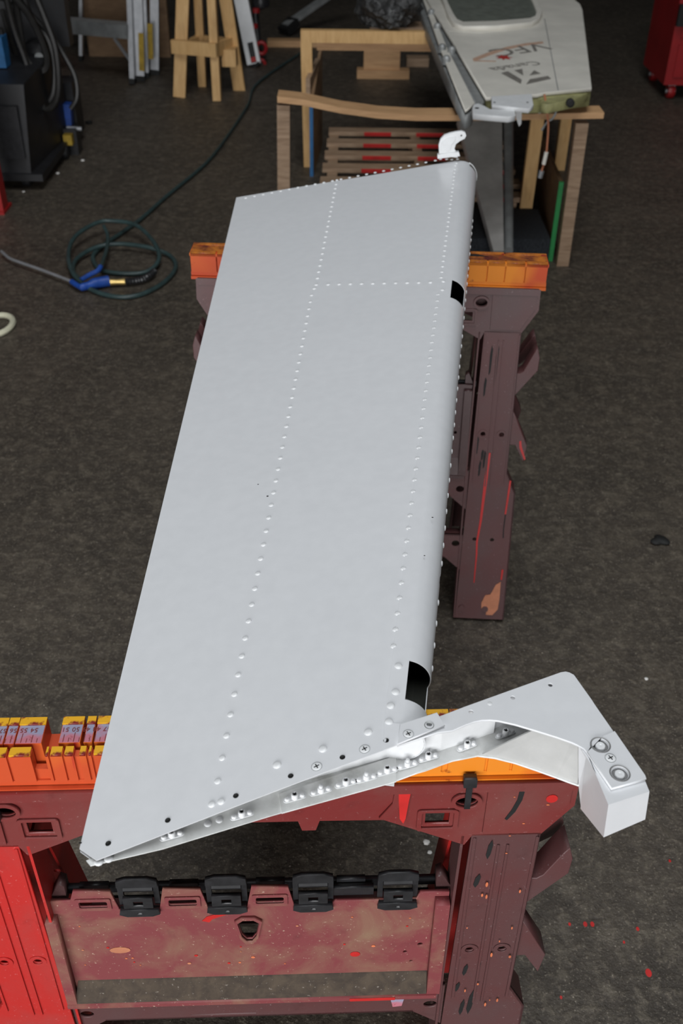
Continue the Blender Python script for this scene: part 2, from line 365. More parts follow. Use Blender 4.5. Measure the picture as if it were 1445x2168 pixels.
# ================================================================== SAWHORSES
def sawhorse(ox, oy, yaw, s_front, s_back, label, near):
    root = thing('sawhorse', (ox, oy, 0), label, 'sawhorse', yaw, 'folding plastic sawhorses carrying the rudder', world=False)
    red = 'red_plastic' if near else 'maroon_plastic'
    TR = 'tray_plastic' if near else 'dark_plastic'  # far tray coloured dark to paint in the shadow it stands in
    def front(w0=0.0):
        return lambda x, y, w: (x, -.026 - s_front * (.74 - y) - w0 - w, y)
    def back(w0=0.0):
        return lambda x, y, w: (x, .018 + s_back * (.74 - y) + w0 + w, y)
    def half(fn, sgn, tag):
        # upper apron with window and hole
        prof = [(-.334, .742), (-.334, .70), (-.305, .655), (-.233, .655), (-.226, .640), (-.14, .684), (-.075, .685), (-.071, .670), (-.057, .670), (-.053, .685),
                (.053, .685), (.057, .670), (.071, .670), (.075, .685), (.14, .684), (.226, .640), (.233, .655), (.305, .655), (.334, .70), (.334, .742)]
        WX = {1: .195, -1: -.2065 if near else -.195}; HX = {1: .2225, -1: -.236 if near else -.2225}
        holes = [rect(WX[sx] - .0125, WX[sx] + .0125, .676, .693) for sx in (-1, 1)] + [circ(HX[sx], .713, .0115, 20, .0085) for sx in (-1, 1)]
        ms = [plate_mesh(prof, holes, .004, fn(0))]
        for sx in (-1, 1):   # moulded rims round window and hole, gusset panel
            ms.append(plate_mesh(rect(WX[sx] - .021, WX[sx] + .021, .668, .700, .004), [rect(WX[sx] - .0165, WX[sx] + .0165, .672, .697, .002)], .003, fn(.004)))
            ms.append(plate_mesh(circ(HX[sx], .713, .0155, 22, .0125), [circ(HX[sx], .713, .0115, 20, .0085)], .004, fn(.004)))
            ms.append(plate_mesh([(sx * a, c) for a, c in ((.243, .738), (.327, .738), (.327, .705), (.300, .662), (.243, .662))], (), .003, fn(.004)))
            ms.append(plate_mesh([(sx * a, c) for a, c in ((.150, .735), (.148, .712), (.135, .690), (.143, .690), (.157, .712), (.159, .735))], (), .003, fn(.004)))
        ms.append(plate_mesh(rect(-.33, .33, .730, .742), (), .006, fn(.003)))
        link('apron', join_meshes(ms), 'worn_red' if near else 'maroon_plastic', root)
        for sx in (-1, 1):
            out = [(.233, .657), (.305, .657), (.305, .36), (.327, .315), (.331, .008), (.222, .008)]
            hl = [circ(.248, .445, .005), circ(.286, .445, .0052), circ(.250, .205, .0045), circ(.288, .205, .0045)]
            mi = lambda ps: [(sx * a, c) for a, c in ps]
            ms = [plate_mesh(mi(out), [mi(h) for h in hl], .004, fn(0))]
            depth = .034
            def wall(pts):
                q = []
                for a, c in pts: q.append(fn(0)(sx * a, c, .004)); q.append(fn(-depth)(sx * a, c, .0))
                mbb = MB(); n = len(pts)
                for i in range(n - 1):
                    p, r_ = Vector(q[2 * i]), Vector(q[2 * i + 1]); p2, r2 = Vector(q[2 * i + 2]), Vector(q[2 * i + 3]); t = Vector((-.003 * sx, 0, 0))
                    mbb.hexa([p, r_, r_ + t, p + t], [p2, r2, r2 + t, p2 + t])
                return mbb.mesh()
            ms.append(wall([(.225, .655), (.222, .40), (.2215, .008)])); ms.append(wall([(.305, .655), (.305, .36), (.327, .315), (.331, .008)]))
            # raised ribs and bosses on the leg face
            for a in (.262, .272): ms.append(plate_mesh(mi(rect(a - .0012, a + .0012, .33, .64)), (), .002, fn(.004)))
            for a in (.236, .302): ms.append(plate_mesh(mi(rect(a - .0015, a + .0015, .34, .652)), (), .003, fn(.003)))
            for a, c in ((.248, .445), (.286, .445)): ms.append(plate_mesh(mi(circ(a, c, .010)), [mi(circ(a, c, .0055))], .0015, fn(.004)))
            for a in (.235, .287): ms.append(plate_mesh(mi(circ(a, .035, .007, 12)), (), .004, fn(.004)))
            link('leg', join_meshes(ms), red if not (near and sgn < 0 and sx > 0) else 'maroon_plastic', root)  # near front right leg takes a duller maroon than the other legs
            # rope hooks on the outer edge
            h1 = [(.303, .577), (.313, .576), (.320, .582), (.338, .617), (.345, .611), (.345, .581), (.303, .525)]
            h1 = [(.303, .572), (.312, .571), (.319, .577), (.335, .612), (.341, .622), (.346, .605), (.345, .580), (.303, .525)]
            h2 = [(.303, .495), (.340, .421), (.336, .387), (.317, .422), (.303, .422)]
            for hk in (h1, h2):
                me = plate_mesh([(sx * a, c) for a, c in hk], (), .030, fn(-.030), .001)
                link('hook', me, 'maroon_plastic' if not near else ('red_plastic' if sx < 0 else 'maroon_plastic'), root)
        # crossbars
        for z0, z1, hz in ((.302, .362, .318), (.155, .212, .19)):
            prof = [(-.226, z0 - .03), (-.19, z0), (.19, z0), (.226, z0 - .03), (.226, z1), (-.226, z1)]
            hs = [circ(sx * .2105, hz, .0085, 18, .0075) for sx in (-1, 1)]
            if z0 > .25: hs.append(rect(-.085, -.005, .3085, .3105))
            ms = [plate_mesh(prof, hs, .004, fn(-.004)), plate_mesh(rect(-.19, .19, z0, z0 + .003), (), .022, fn(-.022)), plate_mesh(rect(-.226, .226, z1 - .003, z1), (), .022, fn(-.022))]
            link('crossbar', join_meshes(ms), 'maroon_plastic' if not near else 'maroon_plastic', root)
    half(front, -1, 'f'); half(back, 1, 'b')
    # ---- top beam: two jaws, grooved front face
    Lh = .343
    if near:
        px_ = lambda x: -.161 + (x - 153) / 2185
        fs = [(px_(a), px_(c)) for a, c in ((-60, 22), (25, 72), (100, 108.5), (110, 137), (139, 160), (170, 186), (188.5, 197), (199.5, 240), (242, 300), (302, 340), (342, 420), (422, 470), (472, 520), (522, 600), (602, 640), (642, 730), (732, 790), (792, 850), (852, 930))]
        fs = [(-Lh, -.2605)] + fs[:] + [(.20, .237), (.239, .262), (.264, .30), (.302, Lh)]
        fs = [q for q in fs if q[0] > -Lh - .001 and not (q[1] > .2 and q[0] < .2)]
        bs = [(px_(a), px_(c)) for a, c in ((-60, 8), (10, 31), (33, 88), (123, 168), (175, 193), (197, 262), (265, 330), (333, 430), (433, 500), (503, 610), (613, 720), (723, 830), (833, 950))]
        bs = [(-Lh, px_(-62))] + bs + [(.205, .27), (.272, Lh)]
    else:
        cuts_ = [-.343, -.291, -.252, -.226, -.180, -.157, -.117, -.105, -.077, -.041, -.023, .021, .066, .107, .119, .163, .192, .228, .262, .300, .343]
        fs = [(p_ + .0008, q_ - .0008) for p_, q_ in zip(cuts_, cuts_[1:])]
        bs = [(p_ + .001, q_ - .001) for p_, q_ in zip(cuts_[::2], cuts_[2::2])]
    mb = MB(); (mb.box(-Lh + .004, Lh - .004, -.0215, -.017, .748, .785) if not near else (mb.box(-Lh + .002, px_(71), -.0250, -.017, .748, .785), mb.box(px_(101), Lh - .002, -.0250, -.017, .748, .785), mb.box(px_(70), px_(102), -.0235, -.017, .748, .766)))     # core behind the blocks
    for p_, q_ in fs: mb.box(p_ + .0005, q_ - .0005, -.0275, -.0175, .7515, .789)
    mb.bevel(.0010, 1)
    mb.box(-Lh, Lh, -.0255, -.016, .7445, .7515); mb.box(-Lh, Lh, -.030, -.016, .738, .7435)
    jaw = mb.build('front_jaw', 'orange_plastic', root)
    for p_, q_ in fs: link('jaw_edge', plate_mesh(rect(p_ + .001, q_ - .001, -.0275, -.0175), (), .0028, lambda x_, y_, w: (x_, y_, .7886 + w)), 'yellow_edge' if near else 'stained_orange', jaw)
    mb = MB(); mb.box(-Lh, Lh, -.010, .018, .738, .768)
    if not near: mb.box(-Lh, Lh, -.0275, .018, .784, .7895)
    for p_, q_ in bs: mb.box(p_, q_, -.013, .018, .745, .791)
    back_jaw = mb.build('back_jaw', 'orange_plastic', root)
    for p_, q_ in bs: link('jaw_ridge', plate_mesh(rect(p_, q_, .009, .018), (), .0022, lambda x_, y_, w: (x_, y_, .791 + w)), 'yellow_edge' if near else 'stained_orange', back_jaw)
    if not near: link('jaw_top', plate_mesh(rect(-Lh + .002, Lh - .002, -.0165, .0085), (), .002, lambda x_, y_, w: (x_, y_, .7895 + w)), 'stained_orange', back_jaw)
    if near:
        for p_, q_ in bs: link('scale_strip', plate_mesh(rect(p_ + .0006, q_ - .0006, -.0128, .0088), (), .0006, lambda x_, y_, w: (x_, y_, .791 + w)), 'scale_face', back_jaw)
        ms = []
        u0 = .3395
        for n in range(8, 68):
            u = u0 - n * .01
            if abs(u) < .335 and not (px_(84) < u < px_(127)):
                ms.append(plate_mesh(rect(u - .00035, u + .00035, -.0125, -.0035 if n % 5 else -.001), (), .0003, lambda x_, y_, w: (x_, y_, .7916 + w)))
                ms.append(plate_mesh(rect(u + .0047, u + .0053, -.0125, -.0075), (), .0003, lambda x_, y_, w: (x_, y_, .7916 + w)))
                ms.append(text_mesh(str(n), .0075, lambda x_, y_, z_, u=u: (u - x_, .0028 - y_, .7917 + z_), .00012))
        link('scale_print', join_meshes(ms), 'print_rust', root, kind='stuff')
    # ---- folded shelf tray standing between the front legs
    fnT = front(-.010)
    out = [(-.226, .347), (.217, .347), (.219, .520), (.219, .542), (.187, .542), (.183, .530), (.092, .530), (.088, .524), (.046, .524), (.040, .558), (.0, .560), (-.006, .524), (-.050, .524), (-.056, .558), (-.097, .560), (-.103, .524), (-.148, .524), (-.154, .558), (-.194, .560), (-.199, .543), (-.228, .543)]
    tear = [(-.0185, .497), (-.012, .503), (.0, .503), (.0065, .497), (.002, .470), (-.003, .461), (-.0095, .461), (-.0145, .470)]
    hs = [tear] + [rect(a, a + .031, .531, .543, .002, 2) for a in (-.190, -.092, .004)] + [circ(.192, .44, .0035), circ(.175, .425, .003), circ(.183, .405, .0025)]
    me = plate_mesh(out, hs, .004, fnT)
    tray = link('shelf_panel', me, TR, root)
    link('hole_rim', plate_mesh([(a * 1.25 + .0015, (c - .483) * 1.2 + .483) for a, c in tear], [tear], .004, front(-.006)), TR, tray)
    for a in (-.190, -.092, .004): link('slot_rim', plate_mesh(rect(a - .004, a + .035, .527, .547, .002, 2), [rect(a, a + .031, .531, .543, .002, 2)], .002, front(-.006)), TR, tray)
    mb = MB()
    f0 = lambda u, z, w: front(-.006)(u, z, w)
    # sloping dusty ledge along the foot and the raised side rims
    mb.hexa([f0(-.213, .352, 0), f0(.203, .352, 0), f0(.203, .352, .012), f0(-.219, .352, .012)], [f0(-.213, .384, 0), f0(.203, .384, 0), f0(.203, .383, .001), f0(-.213, .383, .001)])
    mb.build('tray_ledge', 'ledge_dust' if near else 'dark_plastic', sub(root, tray))
    ms = [plate_mesh(rect(-.228, -.2165, .352, .520), (), .014, front(-.008)), plate_mesh(rect(.2035, .219, .352, .535), (), .014, front(-.008)), plate_mesh(rect(-.228, .215, .346, .353), (), .018, front(-.010))]
    link('tray_rim', join_meshes(ms), TR, sub(root, tray))
    # black hinge clips
    for k, a in enumerate((-.1245, -.028, .0675, .1615)):
        cl = thing_part('hinge_clip', root)
        ms = [plate_mesh([(a - .0225, .522), (a - .021, .530), (a + .021, .530), (a + .0225, .522), (a + .014, .518), (a - .014, .518)], [rect(a - .0025, a + .0025, .5225, .5255)], .006, front(-.007)),
              plate_mesh([(a - .0225, .563), (a - .022, .573), (a - .012, .577), (a + .012, .577), (a + .022, .573), (a + .0225, .563)], (), .005, front(-.012)),
              plate_mesh(rect(a - .0225, a - .0165, .528, .566), (), .004, front(-.014)), plate_mesh(rect(a + .0165, a + .0225, .528, .566), (), .004, front(-.014)),
              plate_mesh(rect(a - .016, a + .016, .534, .552), [rect(a - .0055, a + .0055, .538, .546)], .004, front(-.005))]
        mb = MB(); p0 = Vector(front(-.014)(a - .016, .556, 0)); p1 = Vector(front(-.014)(a + .016, .556, 0)); mb.tube([p0, p1], .006, 10)
        ms.append(mb.mesh())
        link('hinge_clip', join_meshes(ms), 'black_plastic', root)
    ms = [plate_mesh(rect(-.228, .228, .530, .541), (), .006, front(-.030)), plate_mesh(rect(.087, .135, .532, .545), (), .006, front(-.018))]
    for a in (-.175, -.076, .02, .11): ms.append(plate_mesh(rect(a - .016, a + .016, .540, .549), (), .006, front(-.026)))
    link('hinge_bar', join_meshes(ms), 'black_plastic', root)
    for sx in (-1, 1): link('bar_cheek', plate_mesh([(sx * .205, .53), (sx * .205, .558), (sx * .211, .562), (sx * .224, .536)], (), .016, front(-.03)), 'dark_plastic', root)
    # black retaining straps through the apron holes
    if near:
        ms = [plate_mesh(rect(.2195, .2255, .708, .748), (), .003, front(.0085)), plate_mesh(rect(.216, .229, .742, .754, .001, 2), (), .008, front(.005))]
        link('strap', join_meshes(ms), 'black_plastic', root)
        link('strap', plate_mesh(rect(-.256, -.240, .706, .716, .002, 2), (), .008, front(.006), .001), 'black_plastic', root)
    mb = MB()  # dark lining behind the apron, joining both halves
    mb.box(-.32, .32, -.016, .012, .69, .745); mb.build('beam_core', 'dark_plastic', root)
    # paint runs and chips
    def mark(pts, mat, w0=.0068): link('paint_mark', plate_mesh(pts, (), .0006, front(w0)), mat, root)
    if near:
        mark([(.153, .738), (.166, .738), (.164, .716), (.162, .690), (.160, .682), (.156, .690), (.154, .716)], 'red_paint', .0070)
        mark([(.2745, .737), (.280, .737), (.278, .715), (.273, .697), (.266, .684), (.2635, .686), (.269, .700), (.273, .715)], 'soot_black', .0072)
        mark([(.1525, .789), (.166, .789), (.165, .752), (.154, .752)], 'red_paint', .0022)
        for u, z, du, dz in ((.2535, .632, .003, .016), (.2450, .578, .0035, .012), (.2465, .402, .003, .012), (.2400, .365, .0028, .010), (.259, .33, .004, .028), (.249, .318, .003, .018), (.2625, .41, .0015, .010)):
            mark([(u - du * .3, z - dz), (u - du, z - dz * .6), (u - du * .6, z + dz * .4), (u + du * .5, z + dz), (u + du, z + dz * .5), (u + du * .5, z - dz * .5)], 'soot_black', .0048)
        for _ in range(20):
            u = random.uniform(.238, .318); z = random.uniform(.31, .73)
            if u > .300 and z < .66: continue
            r = random.uniform(.0006, .0015); mark(circ(u, z, r * (1 if z < .6 else 1.7), 8, r * random.uniform(1.5, 4) if z < .6 else r * .9), 'orange_fleck', .0072 if z > .66 else .0066)
        mark(circ(.308, .716, .006, 12, .006), 'red_paint', .0072)
        tl = front(-.004)
        def tmark(pts, mat): link('paint_mark', plate_mesh(pts, (), .0005, front(-.0058)), mat, root)
        tmark([(-.058, .500), (-.050, .497), (-.046, .503), (-.03, .511), (-.012, .514), (-.012, .516), (-.034, .515), (-.052, .508)], 'red_paint')
        for _ in range(22):
            u = random.uniform(-.2, .18); z = random.uniform(.40, .515); r = random.uniform(.0008, .0025); tmark(circ(u, z, r, 8, r * .8), random.choice(('red_paint', 'orange_fleck', 'salmon_patch')))
        tmark(circ(-.156, .446, .012, 12, .006), 'salmon_patch'); tmark(circ(.116, .424, .006, 10, .005), 'red_paint')
        link('paint_mark', plate_mesh(rect(.11, .165, .3465, .352, .001), (), .0006, front(.0083)), 'red_paint', root)
        link('paint_mark', plate_mesh([(.16, .338), (.178, .339), (.175, .318), (.164, .316)], (), .0006, front(.0005)), 'scale_face', root)
    else:
        def mk(pts, mat): mark(pts, mat, .0052)
        mk([(.2640, .405), (.2675, .405), (.2665, .372), (.2655, .34), (.262, .25), (.2575, .20), (.259, .17), (.2585, .10), (.2565, .10), (.256, .17), (.254, .20), (.2575, .25), (.259, .34), (.261, .37)], 'red_paint')
        mk([(.312, .345), (.3155, .345), (.314, .30), (.312, .268), (.309, .268), (.310, .30)], 'red_paint')
        mk([(.3100, .268), (.3120, .268), (.311, .235), (.3125, .212), (.310, .212), (.309, .235)], 'soot_black')
        mk([(.2905, .02), (.305, .02), (.3155, .035), (.317, .06), (.316, .105), (.306, .097), (.296, .072), (.285, .07), (.278, .05), (.279, .036), (.290, .034)], 'salmon_patch')
        mk([(.315, .135), (.319, .135), (.318, .11), (.315, .11)], 'red_paint')
        for u, z, dz in ((.250, .60, .03), (.262, .592, .045), (.243, .545, .02), (.238, .42, .02), (.250, .40, .012), (.255, .39, .02), (.247, .37, .018)):
            mk([(u - .0015, z - dz), (u + .0015, z - dz * .8), (u + .003, z + dz * .7), (u, z + dz), (u - .002, z + dz * .3)], 'soot_black')
        link('paint_mark', plate_mesh([(.324, .430), (.328, .432), (.330, .420), (.341, .392), (.338, .390), (.326, .416)], (), .0008, front(.0004)), 'red_paint', root)
        link('paint_mark', plate_mesh([(-.272, .789), (-.240, .789), (-.236, .772), (-.250, .764), (-.265, .771)], (), .0008, front(.0026)), 'red_paint', root)
        link('paint_mark', plate_mesh([(-.272, .789), (-.2675, .789), (-.2665, .759), (-.262, .752), (-.275, .752), (-.271, .759)], (), .0008, front(.0034)), 'scale_face', root)
        link('paint_mark', plate_mesh([(.03, .006), (.15, .006), (.13, .0165), (.06, .0165)], (), .0006, lambda x_, y_, w: (x_ + .08, y_ - .008, .7913 + w)), 'soot_black', root)
    return root
def jaw_fix(root, jaw): return jaw
def sub(root, part): return part
def thing_part(n, root): return None
# parts of a part are measured in the same sawhorse frame: give the child an inverse of the part's own offset
_link = link
def link(name, me, mat, parent=None, **kw):
    o = _link(name, me, mat, parent, **kw)
    if parent is not None and parent.parent is not None and not parent.get('_w'):
        o.matrix_parent_inverse = Matrix.Translation(-parent.location)
    return o
NEAR = sawhorse(-.0944, .644, .043, .03, .20, 'red folding plastic sawhorse in the foreground with orange top and dusty folded shelf', True)
FAR = sawhorse(.0454, 1.828, -.05, .194, .20, 'faded maroon folding sawhorse with orange top under the far end of the white rudder', False)

# ================================================================== THE WHITE RUDDER
ZB = .7940                                              # it lies on the two beams
T0, T1 = .050, .068                                     # depth at the spar, near and far
An = at(184, 1829, ZB + .005); TEn = at(168, 1797, ZB + .005); TEf = at(500, 418, ZB + .005)
Sn = at(815, 1587, ZB + T0); Sf = at(965, 340, ZB + T1)
RUD = thing('rudder', (0.0, 1.3, ZB), 'white riveted aircraft rudder lying across both sawhorses, horn arm at its near end', 'rudder')
eS = (Sf - Sn); eS.z = 0; eS.normalize(); nS = Vector((eS.y, -eS.x, 0))
C0a, C0b = .010, .013
def skin(s, t):
    """upper skin: s from trailing edge to spar, t from near to far"""
    n = lerp(An, Sn, s)
    if s < .03: n = lerp(TEn, lerp(An, Sn, .03), s / .03)
    f_ = lerp(TEf, Sf, s)
    p = lerp(n, f_, t)
    return p + Vector((0, 0, .0012 * math.sin(math.pi * s) * math.sin(9 * t + 2 * s)))
def ST(p):
    """plan position -> (s, t) on the skin"""
    s, t = .5, .5
    for _ in range(12):
        q = skin(s, t); ds = (skin(s + .001, t) - q) / .001; dt = (skin(s, t + .001) - q) / .001
        rx, ry = p.x - q.x, p.y - q.y; det = ds.x * dt.y - dt.x * ds.y
        s += (rx * dt.y - dt.x * ry) / det; t += (ds.x * ry - rx * ds.y) / det
    return s, t
def on_skin(px, py):
    z = ZB + .03
    for _ in range(12):
        p = at(px, py, z); s, t = ST(p); z = skin(s, t).z
    return at(px, py, z)
def skin_normal(p):
    s, t = ST(p); a = skin(s + .01, t) - skin(s - .01, t); c = skin(s, t + .01) - skin(s, t - .01)
    return a.cross(c).normalized()
nt_, ns_ = 60, 24
SV = [0, .03] + [.03 + .97 * k / ns_ for k in range(1, ns_ + 1)]
def nose_pt(t, ang, dr=0.0):
    T = lerp(T0, T1, t); s = lerp(Sn, Sf, t); c0 = lerp(C0a, C0b, t)
    r = T / 2 + dr; c = s + nS * c0; c.z = ZB + T / 2
    return c + nS * (r * math.cos(ang)) + Vector((0, 0, r * math.sin(ang)))
def t_at(py, ang=math.pi / 2):
    lo, hi = -.05, 1.0
    for _ in range(40):
        md = (lo + hi) / 2
        if pr(nose_pt(md, ang))[1] > py: lo = md
        else: hi = md
    return (lo + hi) / 2
# upper skin panel
mb = MB(); vs = [[mb.bm.verts.new(skin(s, i / nt_)) for s in SV] for i in range(nt_ + 1)]
for i in range(nt_):
    for j in range(len(SV) - 1): mb.bm.faces.new((vs[i][j], vs[i][j + 1], vs[i + 1][j + 1], vs[i + 1][j]))
me = mb.mesh(); up = sum((p.normal.z for p in me.polygons))
if up < 0: me.flip_normals()
o = link('upper_skin', me, 'white_paint', RUD, smooth=True); md = o.modifiers.new('sheet', 'SOLIDIFY'); o.data.materials.append(MATS['interior_shade']); md.material_offset = 1; md.material_offset_rim = 0; md.thickness = .0009; md.offset = -1; es = o.modifiers.new('crisp', 'EDGE_SPLIT'); es.split_angle = .7
# lower skin
mb = MB()
low = lambda p: Vector((p.x, p.y, ZB))
pts = [low(TEn), low(lerp(An, Sn, .03)), low(Sn), low(nose_pt(0, -math.pi / 2)), low(nose_pt(1, -math.pi / 2)), low(Sf), low(TEf)]
mb.poly(pts + [p + Vector((0, 0, .0009)) for p in pts], [tuple(range(6, -1, -1)), tuple(range(7, 14))] + [(k, (k + 1) % 7, 7 + (k + 1) % 7, 7 + k) for k in range(7)])
mb.build('lower_skin', 'white_paint', RUD)
# rolled leading edge with its cut-outs
cuts = [(t_at(1480), t_at(1397), 84, -25), (t_at(634, 1.1), t_at(596, 1.1), 80, 22), (t_at(1242, 0), t_at(1214, 0), 12, -28), (t_at(352, 1.0), t_at(343, 1.0), 62, -15)]
tn0 = t_at(1533)
ts = sorted(set([tn0, 1.0] + [round(tn0 + (1 - tn0) * k / 48, 5) for k in range(1, 48)] + [c for q in cuts for c in q[:2]]))
angs = sorted(set([90 - 180 * k / 22 for k in range(23)] + [a for q in cuts for a in q[2:]]), reverse=True)
mb = MB(); vs = []
for t in ts:
    row = [mb.bm.verts.new(lerp(Sn, Sf, t) - nS * .004 + Vector((0, 0, .0002)))] + [mb.bm.verts.new(nose_pt(t, math.radians(a))) for a in angs]
    vs.append(row)
for i in range(len(ts) - 1):
    tm = (ts[i] + ts[i + 1]) / 2
    for j in range(len(angs)):
        am = (angs[j - 1] + angs[j]) / 2 if j else 95
        if any(q[0] < tm < q[1] and q[3] < am < q[2] for q in cuts): continue
        mb.bm.faces.new((vs[i][j], vs[i][j + 1], vs[i + 1][j + 1], vs[i + 1][j]))
bmesh.ops.delete(mb.bm, geom=[v_ for v_ in mb.bm.verts if not v_.link_faces], context='VERTS')
me = mb.mesh()
if sum(p.normal.z for p in me.polygons) < 0: me.flip_normals()
o = link('leading_edge', me, 'white_paint', RUD, smooth=True); md = o.modifiers.new('sheet', 'SOLIDIFY'); o.data.materials.append(MATS['interior_shade']); md.material_offset = 1; md.material_offset_rim = 0; md.thickness = .0011; md.offset = -1; es = o.modifiers.new('crisp', 'EDGE_SPLIT'); es.split_angle = .7
# near end: flat skin strip beside the cut-out (runs to the root corner of the arm)
q = [Sn - nS * .004, Sn + nS * .0145, lerp(Sn, Sf, tn0) + nS * .0145, lerp(Sn, Sf, tn0) - nS * .004]
q[0] = on_skin(812, 1588); q[1] = at(843, 1576, ZB + T0 + .0004); q[2] = at(851, 1533, ZB + T0 + .0006)
mb = MB(); mb.hexa([p - Vector((0, 0, .0008)) for p in q], [p + Vector((0, 0, .0004)) for p in q]); mb.build('skin_corner', 'white_paint', RUD)
# added dark sheet on the nose box floor, its colour standing in for shade
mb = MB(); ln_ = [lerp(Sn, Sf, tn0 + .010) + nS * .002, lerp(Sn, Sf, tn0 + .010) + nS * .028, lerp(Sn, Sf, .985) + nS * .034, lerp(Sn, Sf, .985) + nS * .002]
mb.hexa([low(p) + Vector((0, 0, .0011)) for p in ln_], [low(p) + Vector((0, 0, .0030)) for p in ln_]); mb.build('nose_shade', 'interior_shade', RUD)
# spar web and end ribs inside
mb = MB()
a, c = lerp(Sn, Sf, .02) + nS * .002, lerp(Sn, Sf, .995) + nS * .002
up = Vector((0, 0, 1))
mb.hexa([low(a) + up * .001, low(a) + nS * .001 + up * .001, low(c) + nS * .001 + up * .001, low(c) + up * .001], [a - up * .002, a + nS * .001 - up * .002, c + nS * .001 - up * .002, c - up * .002])
mb.build('spar_web', 'interior_shade', RUD)
mb = MB()
a, c = skin(.03, 1) - eS * .002 - up * .001, Sf + nS * .03 - eS * .002 - up * .004
mb.hexa([low(a) + up * .001, low(c) + up * .001, low(c) - eS * .001 + up * .001, low(a) - eS * .001 + up * .001], [a, c, c - eS * .001, a - eS * .001])
mb.build('end_rib', 'white_paint', RUD)
mb = MB(); cap = [nose_pt(tn0, math.radians(a), -.0012) for a in range(90, -91, -12)] + [low(lerp(Sn, Sf, tn0)) + Vector((0, 0, .001)), lerp(Sn, Sf, tn0) - Vector((0, 0, .002))]
nc = len(cap); mb.poly(cap + [p + eS * .001 for p in cap], [tuple(range(nc)), tuple(range(2 * nc - 1, nc - 1, -1))] + [(k, (k + 1) % nc, nc + (k + 1) % nc, nc + k) for k in range(nc)]); mb.build('nose_rib', 'fresh_white', RUD)
# curved nose cap seen inside the near cut-out
mb = MB(); rows = []
for k in range(5):
    t = lerp(t_at(1500), t_at(1462), k / 4)
    rows.append([mb.bm.verts.new(nose_pt(t, math.radians(aa), -.0065 - .001 * k)) for aa in range(88, -60, -12)])
for r0, r1 in zip(rows, rows[1:]):
    for j in range(len(r0) - 1): mb.bm.faces.new((r0[j], r0[j + 1], r1[j + 1], r1[j]))
o = mb.build('inner_nose', 'dull_alloy', RUD, smooth=True)
# ---- rivets
def dome_mesh(r, h, name='rivet'):
    mb = MB(); mb.lathe([(r * 1.04, -.0004), (r, .0), (r * .93, h * .45), (r * .72, h * .8), (r * .4, h * .97), (0, h)], 14)
    me = mb.mesh(name); me.shade_smooth(); me.materials.append(MATS['rivet_paint']); return me
RV = dome_mesh(.0032, .0010); RVB = dome_mesh(.0041, .0013); RVS = dome_mesh(.0034, .0013)
nriv = 0
def put(me, p, n, parent, name='rivet', spin=0.0):
    o = bpy.data.objects.new(name, me); COL.objects.link(o)
    o.rotation_euler = (n.to_track_quat('Z', 'Y') @ Euler((0, 0, spin)).to_quaternion()).to_euler(); o.location = p; o.parent = parent
    o.matrix_parent_inverse = parent_world(parent).inverted(); return o
def rivet_px(px, py, me=None, dz=0.0):
    p = on_skin(px, py); s, t = ST(p); p = at(px, py, min(p.z, skin(1, t).z)) if s > 1 else p
    n = skin_normal(p) if s <= 1 else Vector((0, 0, 1)); put(me or RV, p + n * .0001, n, RUD)
def row(a, c, n, me=None, skip=()):
    A, B = on_skin(*a), on_skin(*c)
    for k in range(n):
        if k in skip: continue
        p = lerp(A, B, k / (n - 1)); s, t = ST(p); z = skin(min(s, 1), t).z
        q = Vector((p.x, p.y, z)); put(me or RV, q + Vector((0, 0, .0001)), skin_normal(q) if s < 1 else Vector((0, 0, 1)), RUD)
row((659, 625), (460.5, 1654), 40)
row((712.8, 381.5), (669, 603), 21, RVS)
row((927, 623.6), (832.5, 1368), 35)
row((963, 351), (933, 588), 26, RVS)
row((520, 419), (901, 344), 22, RVS)
row((694, 602.4), (910.5, 598), 10, RVS)
for q in ((938, 596), (936, 614), (665, 611)): rivet_px(*q, RVS)
for q in ((921, 340), (932, 337), (945, 337), (956, 338), (968, 337), (966, 346), (970, 330)): rivet_px(*q, RVS)
for q in ((843, 1410), (837, 1465), (826, 1494), (823, 1528), (586, 1619.5), (683, 1585.5), (779, 1550)): rivet_px(*q, RVB)
for q in ((448, 1703), (468, 1697)): rivet_px(*q, RVS)
for k in range(38):                                           # row along the nose, just past the silhouette
    t = lerp(t_at(1418, 0), t_at(470, 0), k / 37)
    a = math.radians(3); n = nS * math.cos(a) + Vector((0, 0, math.sin(a))); p = nose_pt(t, a)
    if cuts[2][0] < t < cuts[2][1]: continue
    put(RVS, p, n, RUD)
# ---- screws with crossed recess, black discs painting the shade of empty screw holes
def screw_mesh(r):
    mb = MB(); mb.lathe([(r, -.0005), (r, .0003), (r * .9, .0006), (r * .62, .0007), (0, .0007)], 18)
    me = mb.mesh('screw'); me.materials.append(MATS['fresh_white']); me.materials.append(MATS['steel']); return me
SC = screw_mesh(.0043)
mb = MB(); mb.box(-.0026, .0026, -.0005, .0005, .0006, .00085); mb.box(-.0005, .0005, -.0026, .0026, .0006, .00086); CR = mb.mesh('cross_recess'); CR.materials.append(MATS['soot_black'])
mb = MB(); mb.lathe([(.0050, -.0002), (.0050, .00025), (.0047, .00025), (.0047, -.0002)], 20); RIM = mb.mesh('countersink'); RIM.materials.append(MATS['dull_alloy'])
def screw(p, n, parent=RUD):
    o = put(SC, p, n, parent, 'screw', .5)
    for me, nm in ((CR, 'cross_recess'), (RIM, 'countersink')):
        c = bpy.data.objects.new(nm, me); COL.objects.link(c); c.parent = o
for q in ((670, 1623), (771.5, 1586)):
    p = on_skin(*q); screw(p, skin_normal(p))
